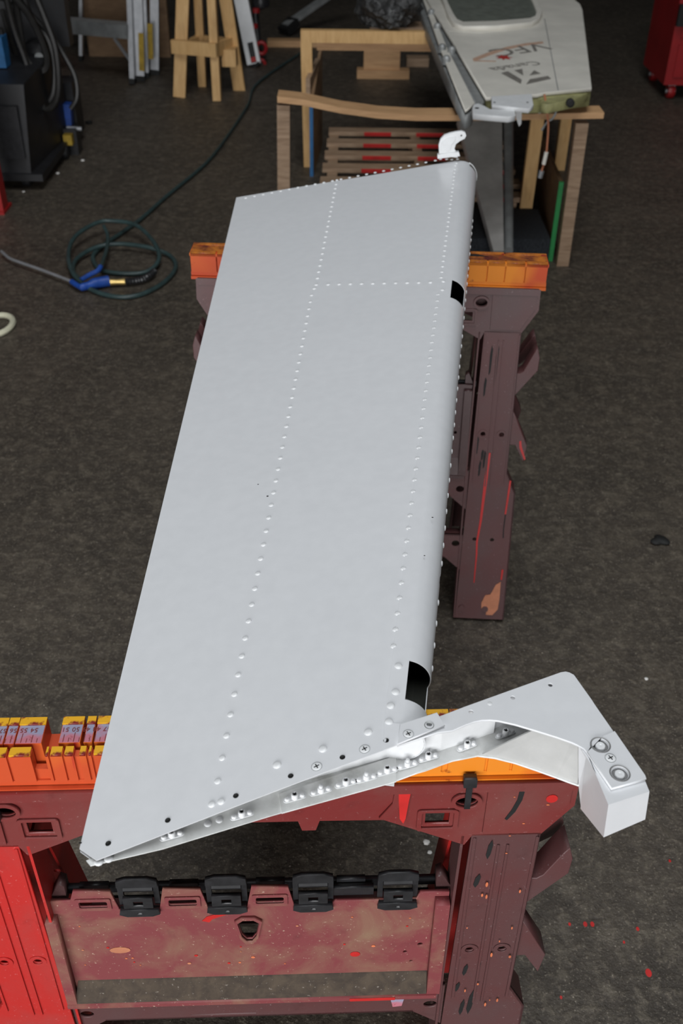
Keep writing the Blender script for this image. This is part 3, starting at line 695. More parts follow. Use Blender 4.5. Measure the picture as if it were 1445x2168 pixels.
mb = MB(); mb.lathe([(.0026, .0001), (.0024, .0004), (.0022, .0003), (.0021, .00015), (0, .00012)], 16); HO = mb.mesh('hole_shade'); HO.shade_smooth(); HO.materials.append(MATS['soot_black'])
for q in ((229, 1786), (355, 1737), (499, 1685), (615, 1643), (724.5, 1603.5), (817, 1568)):
    p = on_skin(*q); put(HO, p + Vector((0, 0, .0002)), skin_normal(p), RUD, 'hole_shade')
for q, r in (((546, 1026), .0009), ((566, 1051), .0014), ((915, 1096), .0012), ((898, 1177), .0010), ((170, 1785), .0014)):
    p = on_skin(*q); link('scuff_mark', plate_mesh([(p.x + a, p.y + c) for a, c in circ(0, 0, r, 7, r * .6)], (), .0003, lambda x, y, w, z=p.z: (x, y, z + .0003 + w)), 'soot_black', RUD)
# ---- end channel: lower flange, deep web, nut plates
zf = ZB + .0012
fl = [at(191, 1833, zf), at(344, 1797, zf), at(596, 1720, zf), at(720, 1687, zf), at(835, 1650, zf), at(900, 1632, zf), at(957, 1611, zf), at(1010, 1599, zf), at(1080, 1572, zf), at(1140, 1548, zf)]
bk = [low(lerp(An, Sn, s)) + eS * .05 for s in (.0, .2, .55, .72, .92)]
bkw = [at(182, 1822, zf), at(340, 1750, zf), at(590, 1650, zf), at(715, 1610, zf), at(835, 1560, zf), at(905, 1530, zf), at(965, 1508, zf), at(1020, 1490, zf), at(1090, 1468, zf), at(1150, 1446, zf)]
mb = MB(); n = len(fl)
pts = [Vector((p.x, p.y, zf)) for p in fl] + [Vector((p.x, p.y, zf)) for p in bkw]
mb.poly(pts + [p - up * .001 for p in pts], [(k, k + 1, n + k + 1, n + k) for k in range(n - 1)] + [(2 * n + k, 3 * n + k, 3 * n + k + 1, 2 * n + k + 1) for k in range(n - 1)] + [(k, 2 * n + k, 2 * n + k + 1, k + 1) for k in range(n - 1)])
mb.build('end_flange', 'grubby_white', RUD)
mb = MB(); db = [at(590, 1682, zf + .0008), at(596, 1722, zf + .0008), at(838, 1655, zf + .0008), at(838, 1600, zf + .0008)]
mb.hexa([p - up * .0008 for p in db], [p + up * .0006 for p in db]); mb.build('doubler_strip', 'grubby_white', RUD)
web = [lerp(An, Sn, s) + eS * .030 for s in (.06, .3, .6, .85, 1.0)] + [Sn + eS * .046 + nS * .05, Sn + eS * .075 + nS * .10]
mb = MB()
for a, c in zip(web, web[1:]):
    za = min(a.z, ZB + .05) - .0025
    zc = min(c.z, ZB + .05) - .0025
    mb.hexa([Vector((a.x, a.y, zf)), Vector((c.x, c.y, zf)), Vector((c.x, c.y + .0012, zf)), Vector((a.x, a.y + .0012, zf))], [Vector((a.x, a.y, za)), Vector((c.x, c.y, zc)), Vector((c.x, c.y + .0012, zc)), Vector((a.x, a.y + .0012, za))])
mb.build('end_web', 'fresh_white', RUD)
def nut_mesh(bolt):
    mb = MB()
    out = rect(-.0155, .0155, -.0042, .0042, .0041, 4)
    lug = plate_mesh(out, (), .0012, None)
    if bolt: mb.lathe([(.0046, 0), (.0046, .006), (.0040, .0068), (.0040, .0075), (.0026, .0078), (.0026, .0115), (.0018, .012), (0, .012)], 14)
    else: mb.lathe([(.0046, 0), (.0046, .0072), (.0042, .0086), (.0027, .0086), (.0025, .006), (0, .0058)], 14)
    for x in (-.0102, .0102): mb.lathe([(.0036, .001), (.0036, .0022), (.0026, .0042), (0, .0048)], 10, (x, 0, 0))
    me = join_meshes([lug, mb.mesh()]); me.name = 'nut_plate'; me.materials.append(MATS['fresh_white']); me.materials.append(MATS['soot_black'])
    if not bolt:
        for p in me.polygons:
            if abs(p.center.x) < .002 and abs(p.center.y) < .002 and p.center.z > .003: p.material_index = 1
    me.shade_smooth(); me.set_sharp_from_angle(angle=.7); return me
NU, NB = nut_mesh(False), nut_mesh(True)
dirf = (at(1010, 1601, zf) - at(187, 1834, zf)); angf = math.atan2(dirf.y, dirf.x)
for k, (x, y, bolt) in enumerate(((364, 1770, 0), (512, 1727, 0), (623.7, 1690, 0), (679, 1676, 1), (731.7, 1660, 0), (775, 1649, 1), (819, 1634, 0), (862, 1621, 1), (906, 1605, 0), (988, 1581, 0), (1069, 1555, 0))):
    p = at(x, y, zf + .0012); o = bpy.data.objects.new('nut_plate', NB if bolt else NU); COL.objects.link(o); o.location = p; o.scale = (.70, .70, .78); o.rotation_euler = (0, 0, angf + (.1 if x > 950 else 0)); o.parent = RUD; o.matrix_parent_inverse = parent_world(RUD).inverted()
for x, y in ((209, 1824), (230, 1817)): put(RVB, at(x, y, zf), Vector((0, 0, 1)), RUD)
for x, y in ((439.5, 1744), (464, 1736)): put(RVS, at(x, y, zf), Vector((0, 0, 1)), RUD)
# ---- horn arm: top plate, bottom plate, closing wall, mass-balance block
ZA = ZB + .0485
PX = lambda L, z: [(at(x, y, z).x, at(x, y, z).y) for x, y in L]
arch = [(926, 1550), (957, 1546), (984, 1534), (1002, 1527.5), (1019, 1524), (1037, 1523.5), (1054.6, 1525), (1090, 1533), (1134, 1546), (1178.6, 1560), (1210, 1571), (1223, 1577), (1236, 1584.5)]
top = [(842, 1577)] + arch + [(1243, 1593), (1294, 1669), (1364, 1650), (1362, 1642), (1258, 1492), (1251.7, 1482), (1214, 1429), (1205, 1424), (1197, 1422), (1187, 1423.5), (1085, 1460), (985, 1496), (933, 1516), (850, 1548)]
holes = [circ(*PX([q], ZA)[0], .0026, 14) for q in ((996.6, 1507), (1085, 1477), (1164.4, 1450))] + [circ(*PX([q], ZA)[0], .0076, 20) for q in ((1270, 1579), (1311, 1639))]
me = plate_mesh(PX(top, ZA), holes, .0022, lambda x, y, w: (x, y, ZA - .0022 + w), .0006)
link('arm_top_plate', me, 'white_paint', RUD)
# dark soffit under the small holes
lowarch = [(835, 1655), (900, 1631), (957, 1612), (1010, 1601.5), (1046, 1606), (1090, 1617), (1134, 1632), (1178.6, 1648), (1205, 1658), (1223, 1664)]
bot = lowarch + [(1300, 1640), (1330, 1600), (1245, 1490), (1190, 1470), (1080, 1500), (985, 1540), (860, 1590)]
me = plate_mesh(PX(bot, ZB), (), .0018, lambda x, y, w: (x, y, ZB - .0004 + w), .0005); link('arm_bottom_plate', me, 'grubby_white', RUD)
# wall closing the arch, its near end cut on a slant
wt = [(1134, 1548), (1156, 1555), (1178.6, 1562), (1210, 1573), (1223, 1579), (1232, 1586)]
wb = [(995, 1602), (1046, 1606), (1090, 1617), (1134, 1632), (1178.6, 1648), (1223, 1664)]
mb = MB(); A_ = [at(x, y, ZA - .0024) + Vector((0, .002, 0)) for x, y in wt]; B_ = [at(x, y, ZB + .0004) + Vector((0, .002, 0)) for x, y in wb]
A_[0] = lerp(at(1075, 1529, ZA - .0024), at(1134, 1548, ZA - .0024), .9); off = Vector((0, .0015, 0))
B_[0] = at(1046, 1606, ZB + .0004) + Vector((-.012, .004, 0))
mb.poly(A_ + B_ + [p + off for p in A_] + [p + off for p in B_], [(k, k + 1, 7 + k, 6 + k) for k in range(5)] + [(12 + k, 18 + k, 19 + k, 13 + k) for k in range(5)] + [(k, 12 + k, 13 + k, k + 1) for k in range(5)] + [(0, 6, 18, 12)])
mb.build('arm_wall', 'shaded_grey', RUD)  # grey instead of white: the wall's weaker light is put into its colour
# far wall of the arm under the straight outer edge
mb = MB(); e1 = [(850, 1549), (985, 1498), (1187, 1426), (1204, 1427), (1362, 1645)]
for a, c in zip(e1, e1[1:]):
    pa, pc = at(*a, ZA - .0022), at(*c, ZA - .0022)
    d_ = (pc - pa).normalized(); nrm = Vector((d_.y, -d_.x, 0)) * .0015
    if a[0] < 985: continue
    mb.hexa([Vector((pa.x, pa.y, ZB)), Vector((pc.x, pc.y, ZB)), Vector((pc.x, pc.y, ZB)) + nrm, Vector((pa.x, pa.y, ZB)) + nrm], [pa, pc, pc + nrm, pa + nrm])
mb.build('arm_outer_wall', 'white_paint', RUD)
# mass-balance block
ZK = ZA - .0024
tq = [at(1241, 1593, ZK), at(1287, 1704, ZK), at(1374, 1676, ZK), at(1362, 1646, ZK), at(1310, 1572, ZK)]
bq = [at(1228, 1712, ZB - .018), at(1277, 1773, ZB + .004), at(1365, 1735, ZB + .006), Vector((tq[3].x, tq[3].y, ZB)), Vector((tq[4].x, tq[4].y, ZB - .006))]
mb = MB(); mb.poly(bq + tq, [(4, 3, 2, 1, 0), (5, 6, 7, 8, 9)] + [(k, (k + 1) % 5, 5 + (k + 1) % 5, 5 + k) for k in range(5)]); mb.bevel(.0055, 4)
mb.build('balance_weight', 'white_paint', RUD, smooth=True)
mb = MB(); q = [at(1224, 1579, ZK), at(1243, 1594, ZK), at(1262, 1640, ZK), at(1240, 1600, ZK)]
g_ = [at(1224, 1664, ZB - .0), at(1229, 1712, ZB - .020), at(1290, 1720, ZB - .02), at(1260, 1664, ZB - .0)]
mb.hexa(g_, q); mb.bevel(.001, 2); mb.build('arm_neck', 'white_paint', RUD)
# cover strip over the end of the arm (second thickness) with dished bolts and a screw
ov = [(1243, 1593), (1294, 1670), (1366, 1650), (1364, 1643), (1300, 1550), (1275, 1560)]
me = plate_mesh(PX(ov, ZA), [circ(*PX([q], ZA)[0], .0078, 20) for q in ((1270, 1579), (1311, 1639))] , .0014, lambda x, y, w: (x, y, ZA - .0002 + w), .0004)
link('end_cover', me, 'white_paint', RUD)
for q in ((1270, 1579), (1311, 1639)):
    p = at(*q, ZA)
    mb = MB(); mb.lathe([(.0092, .0013), (.0088, .0017), (.0078, .0012), (.0070, -.0019), (.0064, -.0022), (0, -.0022)], 24, p)
    cup = mb.build('bolt_cup', 'cup_shade', RUD, smooth=True)
    mb = MB(); mb.lathe([(.0046, -.0022), (.0046, .0000), (.0040, .0008), (.0015, .0008), (.0012, .0003), (0, .0003)], 14, p); mb.build('bolt', 'fresh_white', RUD, smooth=True)
screw(at(1291.5, 1605, ZA + .0013), Vector((0, 0, 1)))
put(RVS, at(1036, 1491, ZA - .001), Vector((0, 0, 1)), RUD)
# splice plate bridging skin and arm
sp_ = [(847, 1536), (924, 1511.5), (940, 1537), (841, 1577)]
me = plate_mesh(PX(sp_, ZB + T0 + .001), [circ(*PX([(908, 1535.5)], ZB + T0 + .001)[0], .0030, 16)], .0022, lambda x, y, w: (x, y, ZB + T0 + .0005 + w), .0004)
link('splice_plate', me, 'white_paint', RUD)
screw(at(864, 1554, ZB + T0 + .0027), Vector((0, 0, 1)))
p = at(908, 1535.5, ZB + T0 + .0027); mb = MB(); mb.lathe([(.0046, -.0002), (.0046, .0003), (.0031, -.0002), (.0031, -.003)], 18, p); mb.build('hole_lip', 'dull_alloy', RUD)
# ---- far end hinge lug
Yl = Sf.y - .004
out = [(930, 330), (929, 308), (933, 296), (941, 288), (952, 284), (966, 281), (977, 279.5), (984, 282), (986, 288), (983, 294), (973, 299), (964, 306), (961, 316), (967, 326), (968, 334)]
P2 = [(aty(x, y, Yl).x, aty(x, y, Yl).z) for x, y in out]; h2 = aty(976.5, 288, Yl)
me = plate_mesh(P2, [circ(h2.x, h2.z, .0028, 12)], .010, lambda x, y, w: (x, Yl + .012 - w, y), .0008); lug = link('hinge_lug', me, 'fresh_white', RUD)
out2 = [(933, 318), (934, 303), (942, 293), (955, 289), (964, 291), (962, 299), (955, 306), (952, 318)]
me = plate_mesh([(aty(x, y, Yl).x, aty(x, y, Yl).z) for x, y in out2], (), .004, lambda x, y, w: (x, Yl + .004 - w, y), .0006); link('lug_rib', me, 'fresh_white', RUD)
me = plate_mesh([(aty(x, y, Yl).x, aty(x, y, Yl).z) for x, y in ((926, 334), (926, 327), (970, 321), (972, 328))], (), .014, lambda x, y, w: (x, Yl + .008 - w, y), .0006); link('lug_foot', me, 'fresh_white', RUD)
# pale rib flange edging the slot at the far end of the nose
mb = MB(); mb.tube([nose_pt(t_at(341, 1.0), math.radians(a), .0002) for a in range(64, -17, -8)], .0012, 6); mb.build('slot_flange', 'fresh_white', RUD)

# ================================================================== BACKGROUND
def bars(name, parent, mat, segs, bev=.003, **kw):
    for (p0, p1, w, h, *u) in segs:
        mb = MB(); mb.bar(p0, p1, w, h, *(u or [(0, 0, 1)])); mb.bevel(bev, 1); mb.build(name, mat, parent, **kw)
Vz = lambda p, z: Vector((p[0], p[1], z))
# ---- wooden cradle: front and back frames, plywood cheeks
YF = 3.66
CR_ = thing('timber_cradle', (.33, 4.2, 0), 'rough timber cradle of two open frames holding the white wing section off the floor', 'stand')
fp = [aty(x, y, YF) for x, y in ((588, 197), (640, 203), (720, 220), (800, 231), (880, 236), (980, 236), (1100, 234), (1273, 231))]
mb = MB(); n = len(fp); w2, th = .045, .020                     # sagging plank
pts = []
for p in fp: pts += [Vector((p.x, YF - w2, p.z)), Vector((p.x, YF + w2, p.z)), Vector((p.x, YF + w2, p.z - th)), Vector((p.x, YF - w2, p.z - th))]
fc = [(0, 1, 2, 3), tuple(4 * (n - 1) + k for k in (3, 2, 1, 0))]
for i in range(n - 1):
    for k in range(4): fc.append((4 * i + k, 4 * i + (k + 1) % 4, 4 * i + 4 + (k + 1) % 4, 4 * i + 4 + k))
mb.poly(pts, fc); mb.build('front_plank', 'pine_rail', CR_)
lf = aty(600, 205, YF + .01); rf = aty(1219, 245, YF + .01)
bars('post', CR_, 'old_wood', [((lf.x - .012, YF, 0), (lf.x, YF, lf.z - .022), .045, .038, (0, 1, 0)), ((.842, YF, 0), (.835, YF, rf.z - .018), .045, .038, (0, 1, 0))])
rx = aty(1135, 250, YF + .35)
bars('post', CR_, 'pine', [((rx.x, YF + .35, .0), (rx.x + .004, YF + .35, .56), .05, .03, (0, 1, 0))])
YB = 4.80
bl = at(646, 62, .60); br = at(906, 88, .60)
bars('back_rail', CR_, 'pine', [((bl.x - .02, YB, .575), (1.05, YB, .575), .04, .05)])
bars('back_board', CR_, 'pine_rail', [((bl.x + .05, YB + .03, .53), (1.05, YB + .03, .53), .03, .035)])
bars('post', CR_, 'pine', [((bl.x + .012, YB, 0), (bl.x + .004, YB, .55), .05, .04, (0, 1, 0)), ((1.02, YB, 0), (1.02, YB, .55), .05, .04, (0, 1, 0))])
def slab(name, parent, mat, p, q, z0, zs, t, **kw):
    d = (Vector((q[0] - p[0], q[1] - p[1], 0))).normalized(); nn = Vector((d.y, -d.x, 0)) * t
    A, B = Vector((p[0], p[1], 0)), Vector((q[0], q[1], 0))
    mb = MB(); mb.hexa([A + Vector((0, 0, z0)), B + Vector((0, 0, z0)), B + nn + Vector((0, 0, z0)), A + nn + Vector((0, 0, z0))], [A + Vector((0, 0, zs[0])), B + Vector((0, 0, zs[1])), B + nn + Vector((0, 0, zs[1])), A + nn + Vector((0, 0, zs[0]))])
    return mb.build(name, mat, parent, **kw)
slab('plywood_cheek', CR_, 'plywood', (.795, 3.70), (.885, 4.72), 0, (.31, .20), .014)
slab('painted_edge', CR_, 'green_paint', (.793, 3.688), (.794, 3.699), 0, (.31, .31), .017)
slab('plywood_cheek', CR_, 'plywood', (-.165, 4.66), (-.135, 5.15), 0, (.34, .46), .014)
slab('painted_edge', CR_, 'blue_paint', (-.168, 4.648), (-.167, 4.659), .0, (.34, .34), .016)
slab('cleat', CR_, 'old_wood', (-.185, 4.70), (-.15, 4.99), .30, (.42, .44), .02)
# ---- pallet between the frames
PA = thing('pallet', (.35, 4.5, 0), 'weathered slatted pallet with red and white stripes on the floor inside the timber cradle', 'pallet')
for k, y in enumerate((4.06, 4.22, 4.40, 4.58, 4.76, 4.94)):
    xl = lerp(-.115, -.085, k / 5); mb = MB(); mb.box(xl, .74, y - .036, y + .036, .112, .132); mb.bevel(.002, 1); sl = mb.build('slat', 'old_wood', PA)
    x = xl + .17
    while x < .72:
        mb = MB(); mb.box(x, min(x + .13, .73), y - .0368, y - .0355, .113, .131); mb.build('red_stripe', 'red_paint', sl); x += .25
for x in (-.06, .33, .68):
    mb = MB(); mb.box(x - .022, x + .022, 4.02, 4.98, .02, .112); mb.build('bearer', 'old_wood', PA)
for y in (4.06, 4.92):
    mb = MB(); mb.box(-.1, .72, y - .04, y + .04, 0, .02); mb.build('bottom_board', 'old_wood', PA)
# ---- dark carpet offcut on a low board inside the cradle
mb = MB(); mb.box(.30, .785, 3.66, 3.985, 0, .10); mb.bevel(.01, 2); mb.build('carpet_pad', 'carpet', label='dark speckled carpet pad on the floor beside the green-edged plywood', cat='carpet', center=True)
# ---- grey fin leaning under the wing
FN = thing('tail_fin', (.55, 3.9, 0), 'scuffed grey metal fin leaning inside the cradle under the white wing section', 'fin')
b0, b1 = at(1042, 531, .105), at(1086, 531, .105)
t0, t1 = aty(968, 250, 4.30), aty(1062, 245, 4.30)
b0.y = b1.y = 3.55
off = Vector((0, .02, -.03))
fb = [at(1044, 531, .11), at(1066, 531, .11)]
mb = MB(); mb.hexa([fb[0] + off, fb[1] + off, fb[1], fb[0]], [t0 + off, t1 + off, t1, t0]); mb.bevel(.006, 2); mb.build('fin_skin', 'fin_grey', FN)
mb = MB(); mb.tube([at(1076, 531, .10), lerp(at(1076, 531, .10), aty(1076, 248, 4.30), .5), aty(1076, 248, 4.30)], [.017, .019, .020], 14); mb.build('fin_nose', 'dull_alloy', FN, smooth=True)
# ---- white wing section on the cradle
ZW = .662
WG = thing('wing_section', (.75, 4.5, .585), 'used white aircraft wing section with faded lettering and a rounded hatch, on the timber cradle', 'aircraft part')
wo = [(1030, 206), (1136, 199), (1152, 195), (1250, 186), (1240, 95), (1231, 20), (1226, 8), (1213, -2), (1195, -45), (880, -45), (905, 0), (965, 98)]
mw = lambda x, y, w: (x, y, ZW - .012 + w)
me = plate_mesh(PX(wo, ZW), (), .012, mw, .003); link('wing_skin', me, 'wing_white', WG)
wu = [(1034, 212), (1150, 205), (1248, 192), (1224, 10), (1190, -45), (885, -45), (965, 95)]
me = plate_mesh(PX(wu, ZW - .012), (), .05, lambda x, y, w: (x, y, ZW - .064 + w), .004); link('wing_underside', me, 'primer_green', WG)
me = plate_mesh(PX([(1152, 201), (1250, 190), (1248, 196), (1216, 212), (1160, 224), (1144, 222)], ZW - .02), (), .03, lambda x, y, w: (x, y, ZW - .045 + w), .002); link('end_rib', me, 'primer_green', WG)
for x, y, r in ((1213, 196, .012), (1206, 217, .014), (1240, 190, .009)):
    mb = MB(); mb.lathe([(r, -.008), (r, .008), (r * .6, .010), (0, .010)], 12, at(x, y, ZW - .018) + Vector((0, -.004, 0)), Matrix.Rotation(math.pi / 2, 3, 'X')); mb.build('fitting', 'soot_black', WG)
# hatch: rounded frame with grey-green pane
def hat(off_):
    base_ = [(948 - off_ * .6, 8), (958 - off_, 28), (966 - off_ * .5, 40 + off_ * .8), (980, 46 + off_), (1050, 44 + off_ * 1.1), (1122, 38 + off_), (1134 + off_ * .6, 33 + off_ * .5), (1137 + off_, 24), (1128 + off_, 0), (1105 + off_, -40), (928 - off_, -40)]
    return base_
me = plate_mesh(PX(hat(9), ZW + .02), [PX(hat(0), ZW + .02)], .02, lambda x, y, w: (x, y, ZW + w), .004); fr_ = link('hatch_frame', me, 'wing_white', WG)
me = plate_mesh(PX(hat(0), ZW + .02), (), .008, lambda x, y, w: (x, y, ZW + .004 + w)); link('hatch_pane', me, 'hatch_grey', WG)
me = plate_mesh(PX([(1010, 64), (1062, 62), (1064, 56), (1008, 58)], ZW), (), .004, lambda x, y, w: (x, y, ZW + w)); link('hatch_hinge', me, 'dull_alloy', WG)
me = plate_mesh(PX([(950, 66), (1010, 70), (1062, 66), (1125, 60), (1128, 54), (960, 58)], ZW), (), .002, lambda x, y, w: (x, y, ZW + w)); link('hatch_lip', me, 'wing_white', WG)
# panel seam
a, c = at(1152, 40, ZW), at(1181, 192, ZW); mb = MB(); mb.bar(a, c, .003, .0012); mb.build('panel_seam', 'dull_alloy', WG)
# leading channel along the left edge
def strip(name, L, z, t, mat): return link(name, plate_mesh(PX(L, z), (), t, lambda x, y, w: (x, y, z - t + w), .001), mat, WG)
strip('leading_channel', [(1000, 236), (985, 243), (948, 165), (918, 95), (880, 0), (868, -45), (884, -45), (905, 20), (950, 120), (1003, 226)], ZW - .03, .045, 'dull_alloy')
strip('channel_flange', [(985, 233), (1004, 218), (945, 100), (905, 0), (890, -45), (882, -45), (896, 0), (935, 110)], ZW - .012, .008, 'wing_white')
strip('channel_gap', [(1012, 226), (1030, 208), (965, 98), (906, 2), (890, -40), (884, -38), (900, 10), (952, 110)], ZW - .02, .02, 'dull_alloy')
for x, y in ((944, 130), (955, 110), (935, 105), (925, 60), (912, 30)):
    mb = MB(); p = at(x, y, ZW - .012); mb.lathe([(.016, -.01), (.016, .012), (.010, .02), (0, .02)], 10, p); mb.build('clip', random.choice(('dull_alloy', 'soot_black', 'dull_alloy')), WG)
# fresh white fittings on the near end
strip('end_fitting', [(1040, 204), (1124, 199), (1128, 222), (1118, 230), (1042, 222)], ZW + .004, .014, 'fresh_white')
strip('end_lever', [(1000, 228), (1003, 221), (1012, 219), (1024, 224), (1036, 231), (1088, 233), (1090, 244), (1075, 247), (1002, 241)], ZW - .006, .018, 'fresh_white')
p = at(1009, 229, ZW - .0055); mb = MB(); mb.lathe([(.007, 0), (.007, .001), (0, .001)], 12, p); mb.build('pivot_hole', 'soot_black', WG)
for x in (1046, 1116): mb = MB(); mb.lathe([(.004, 0), (.004, .001), (0, .001)], 10, at(x, 217, ZW + .0042)); mb.build('bolt_hole', 'soot_black', WG)
mb = MB(); q = [aty(x, y, 3.50) for x, y in ((1090, 234), (1104, 234), (1103, 262), (1098, 268), (1092, 250))]
mb.poly(q + [p + Vector((.001, .012, 0)) for p in q], [(0, 1, 2, 3, 4), (9, 8, 7, 6, 5)] + [(k, (k + 1) % 5, 5 + (k + 1) % 5, 5 + k) for k in range(5)]); mb.build('lever_tab', 'fresh_white', WG)
mb = MB(); q = [aty(x, y, 3.62) for x, y in ((1130, 203), (1141, 212), (1146, 232), (1144, 246), (1139, 248), (1137, 225))]
mb.poly(q + [p + Vector((.001, .012, 0)) for p in q], [(0, 1, 2, 3, 4, 5), (11, 10, 9, 8, 7, 6)] + [(k, (k + 1) % 6, 6 + (k + 1) % 6, 6 + k) for k in range(6)]); mb.build('lever_tab', 'wing_white', WG)
# control cable hanging from the end
cp = smooth_path([aty(x, y, 3.50) for x, y in ((1152, 200), (1157, 235), (1160, 265), (1158, 300), (1155, 330), (1148, 355), (1143, 372))], 4)
mb = MB(); mb.tube(cp, .0035, 8); mb.build('control_cable', 'salmon_patch', WG)
mb = MB(); mb.tube([aty(1156, 322, 3.495), aty(1150, 348, 3.495)], .007, 10); mb.build('cable_terminal', 'wing_white', WG)
mb = MB(); mb.tube([aty(1146, 362, 3.495), aty(1142, 376, 3.495)], .009, 10); mb.build('cable_terminal', 'aluminium', WG)
mb = MB(); mb.tube(smooth_path([aty(x, y, 3.55) for x, y in ((1172, 205), (1178, 220), (1176, 238), (1168, 252), (1158, 258), (1146, 276))], 4), .004, 8); mb.build('hose_stub', 'dull_alloy', WG)
# faded lettering: laid upside down as seen from here
lo_ = at(1072, 112, ZW); ex = (at(1140, 103, ZW) - at(1008, 122, ZW)); ex.z = 0; ln = ex.length; ex.normalize(); ey = Vector((-ex.y, ex.x, 0))
def lay(P, z=.0006): return lambda x, y, w: tuple(P - ex * x - ey * y + Vector((0, 0, z + w)))
pv = at(1102, 104, ZW)
link('lettering', text_mesh('VFC', .155, lay(pv), .0002, 'CENTER', .25), 'logo_grey', WG, label='grey letters VFC')
sw = [(1000, 124), (1030, 112), (1070, 100), (1110, 92), (1148, 88), (1150, 92), (1110, 97), (1070, 106), (1035, 118), (1010, 128), (1050, 129), (1049, 131), (1002, 130)]
link('swoosh', plate_mesh(PX(sw, ZW), (), .0004, lambda x, y, w: (x, y, ZW + .0003 + w)), 'logo_orange', WG)
lf_ = at(1066, 122, ZW); leaf = []
for k in range(14):
    rr = .034 if k % 2 == 0 else .016; a = 2 * math.pi * k / 14; leaf.append((lf_.x + rr * math.cos(a), lf_.y + rr * 1.3 * math.sin(a)))
link('maple_leaf', plate_mesh(leaf, (), .0004, lambda x, y, w: (x, y, ZW + .0009 + w)), 'logo_red', WG)
link('lettering', text_mesh('Canada', .075, lay(at(1090, 140, ZW)), .0002), 'logo_grey', WG, label='small grey word Canada')
for L in ([(1060, 155), (1074, 151), (1104, 169), (1102, 178)], [(1113, 179), (1121, 168), (1159, 161), (1166, 167)], [(1088, 149), (1105, 146), (1107, 160)], [(1120, 160), (1130, 149), (1144, 156)]):
    link('chevron', plate_mesh(PX(L, ZW), (), .0004, lambda x, y, w: (x, y, ZW + .0003 + w)), 'logo_grey', WG)
# ---- black plastic bag on the cradle's back rail
mb = MB(); bmesh.ops.create_icosphere(mb.bm, subdivisions=4, radius=1)
random.seed(3); ph = [random.uniform(0, 6) for _ in range(9)]
pb = aty(822, 20, YB + .12)
for vtx in mb.bm.verts:
    p = vtx.co; k = 1 + .16 * math.sin(5 * p.x + ph[0]) * math.sin(4 * p.z + ph[1]) + .10 * math.sin(11 * p.y + 7 * p.x + ph[2]) + .05 * math.sin(23 * p.z + 17 * p.x + ph[3])
    vtx.co = Vector((p.x * .14 * k, p.y * .12 * k, max(-.075, p.z * .10 * k)))
    vtx.co += Vector((pb.x, YB + .10, .602 + .075))
mb.build('plastic_bag', 'bag_film', label='crumpled shiny black plastic bag on the back rail of the timber cradle', cat='bag', smooth=True)
mb = MB(); mb.box(.10, .42, YB + .06, YB + .20, .575, .60); mb.build('ledge_board', 'old_wood', CR_)
# ---- wooden block on a small plank, behind
BK = thing('timber_block', (.2, 6.5, 0), 'upright timber block on a small plank seen through the cradle', 'block')
a = at(810, 165, .0); mb = MB(); mb.box(a.x - .16, a.x + .16, a.y - .03, a.y + .05, 0, .05); mb.bevel(.003, 1); mb.build('base_plank', 'pine_rail', BK)
mb = MB(); mb.box(a.x - .12, a.x + .10, a.y - .01, a.y + .10, .05, .22); mb.bevel(.003, 1); mb.build('block', 'pine_rail', BK)
a = at(900, 142, 0); mb = MB(); mb.box(a.x - .12, a.x + .02, a.y, a.y + .1, 0, .05); mb.bevel(.003, 1); mb.build('timber_offcut', 'old_wood', label='short timber offcut on the floor right of the upright block', cat='offcut')
# ---- plank on the floor and a metal bar leaning over it
a, c = at(566, 90, .02), at(648, 90, .02); mb = MB(); mb.bar(Vz(a, .02), Vz(c, .02) + Vector((.25, 0, 0)), .09, .04); mb.bevel(.003, 1); mb.build('plank', 'pine_rail', label='loose plank lying on the floor left of the cradle', cat='plank')
MBAR = thing('metal_bar', (-.45, 7.6, 0), 'grey metal bar with dark foot leaning up behind the cradle', 'bar')
a, c = at(603, 62, .04), aty(692, -4, 7.9); mb = MB(); mb.bar(Vz(a, .06), c + (c - a) * .6, .06, .03); mb.bevel(.004, 1); mb.build('tube', 'dull_alloy', MBAR)
mb = MB(); mb.bar(Vz(a, .0) + Vector((-.01, -.02, .03)), Vz(a, .05) + (c - a) * .22, .10, .05); mb.bevel(.01, 2); mb.build('foot', 'soot_black', MBAR)
# ---- pine stool
ST_ = thing('wooden_stool', (-.8, 6.1, 0), 'bare pine workshop stool with splayed legs and cross rails', 'stool')
legs = [((380, 205), (387, 0), .068, .045), ((460, 212), (448, 0), .045, .07), ((429, 181), (420, 0), .045, .07), ((507, 190), (478, 0), .068, .045)]
tops = []
for k, (f0_, t_, w, h) in enumerate(legs):
    p = at(*f0_, 0); yy = p.y + (.05 if k < 2 else -.06); q = aty(*t_, yy); d = q - p; e = p + d * (.78 / d.z); tops.append((p, e))
    mb = MB(); mb.bar(p, e, w, h, (0, 1, 0)); mb.bevel(.003, 1); mb.build('leg', 'pine', ST_)
def on_leg(k, z): p, e = tops[k]; return p + (e - p) * (z / e.z)
for i, j, z, ex_ in ((0, 1, .27, .05), (1, 3, .26, .0), (2, 3, .25, .03), (0, 2, .25, .02)):
    a, c = on_leg(i, z), on_leg(j, z); d = (c - a).normalized(); o_ = Vector((0, -.045 if (i, j) == (0, 1) else 0, 0))
    mb = MB(); mb.bar(a - d * ex_ + o_, c + d * ex_ * .4 + o_, .03, .07); mb.bevel(.003, 1); mb.build('cross_rail', 'pine', ST_)
cx_ = sum((t[1] for t in tops), Vector()) / 4
mb = MB(); mb.box(cx_.x - .19, cx_.x + .19, cx_.y - .19, cx_.y + .19, .775, .815); mb.bevel(.006, 2); mb.build('seat', 'pine', ST_)
p = on_leg(1, .20) + Vector((.06, .06, 0)); mb = MB(); mb.box(p.x - .03, p.x + .05, p.y, p.y + .20, .16, .25); mb.build('spacer_block', 'pine', ST_)
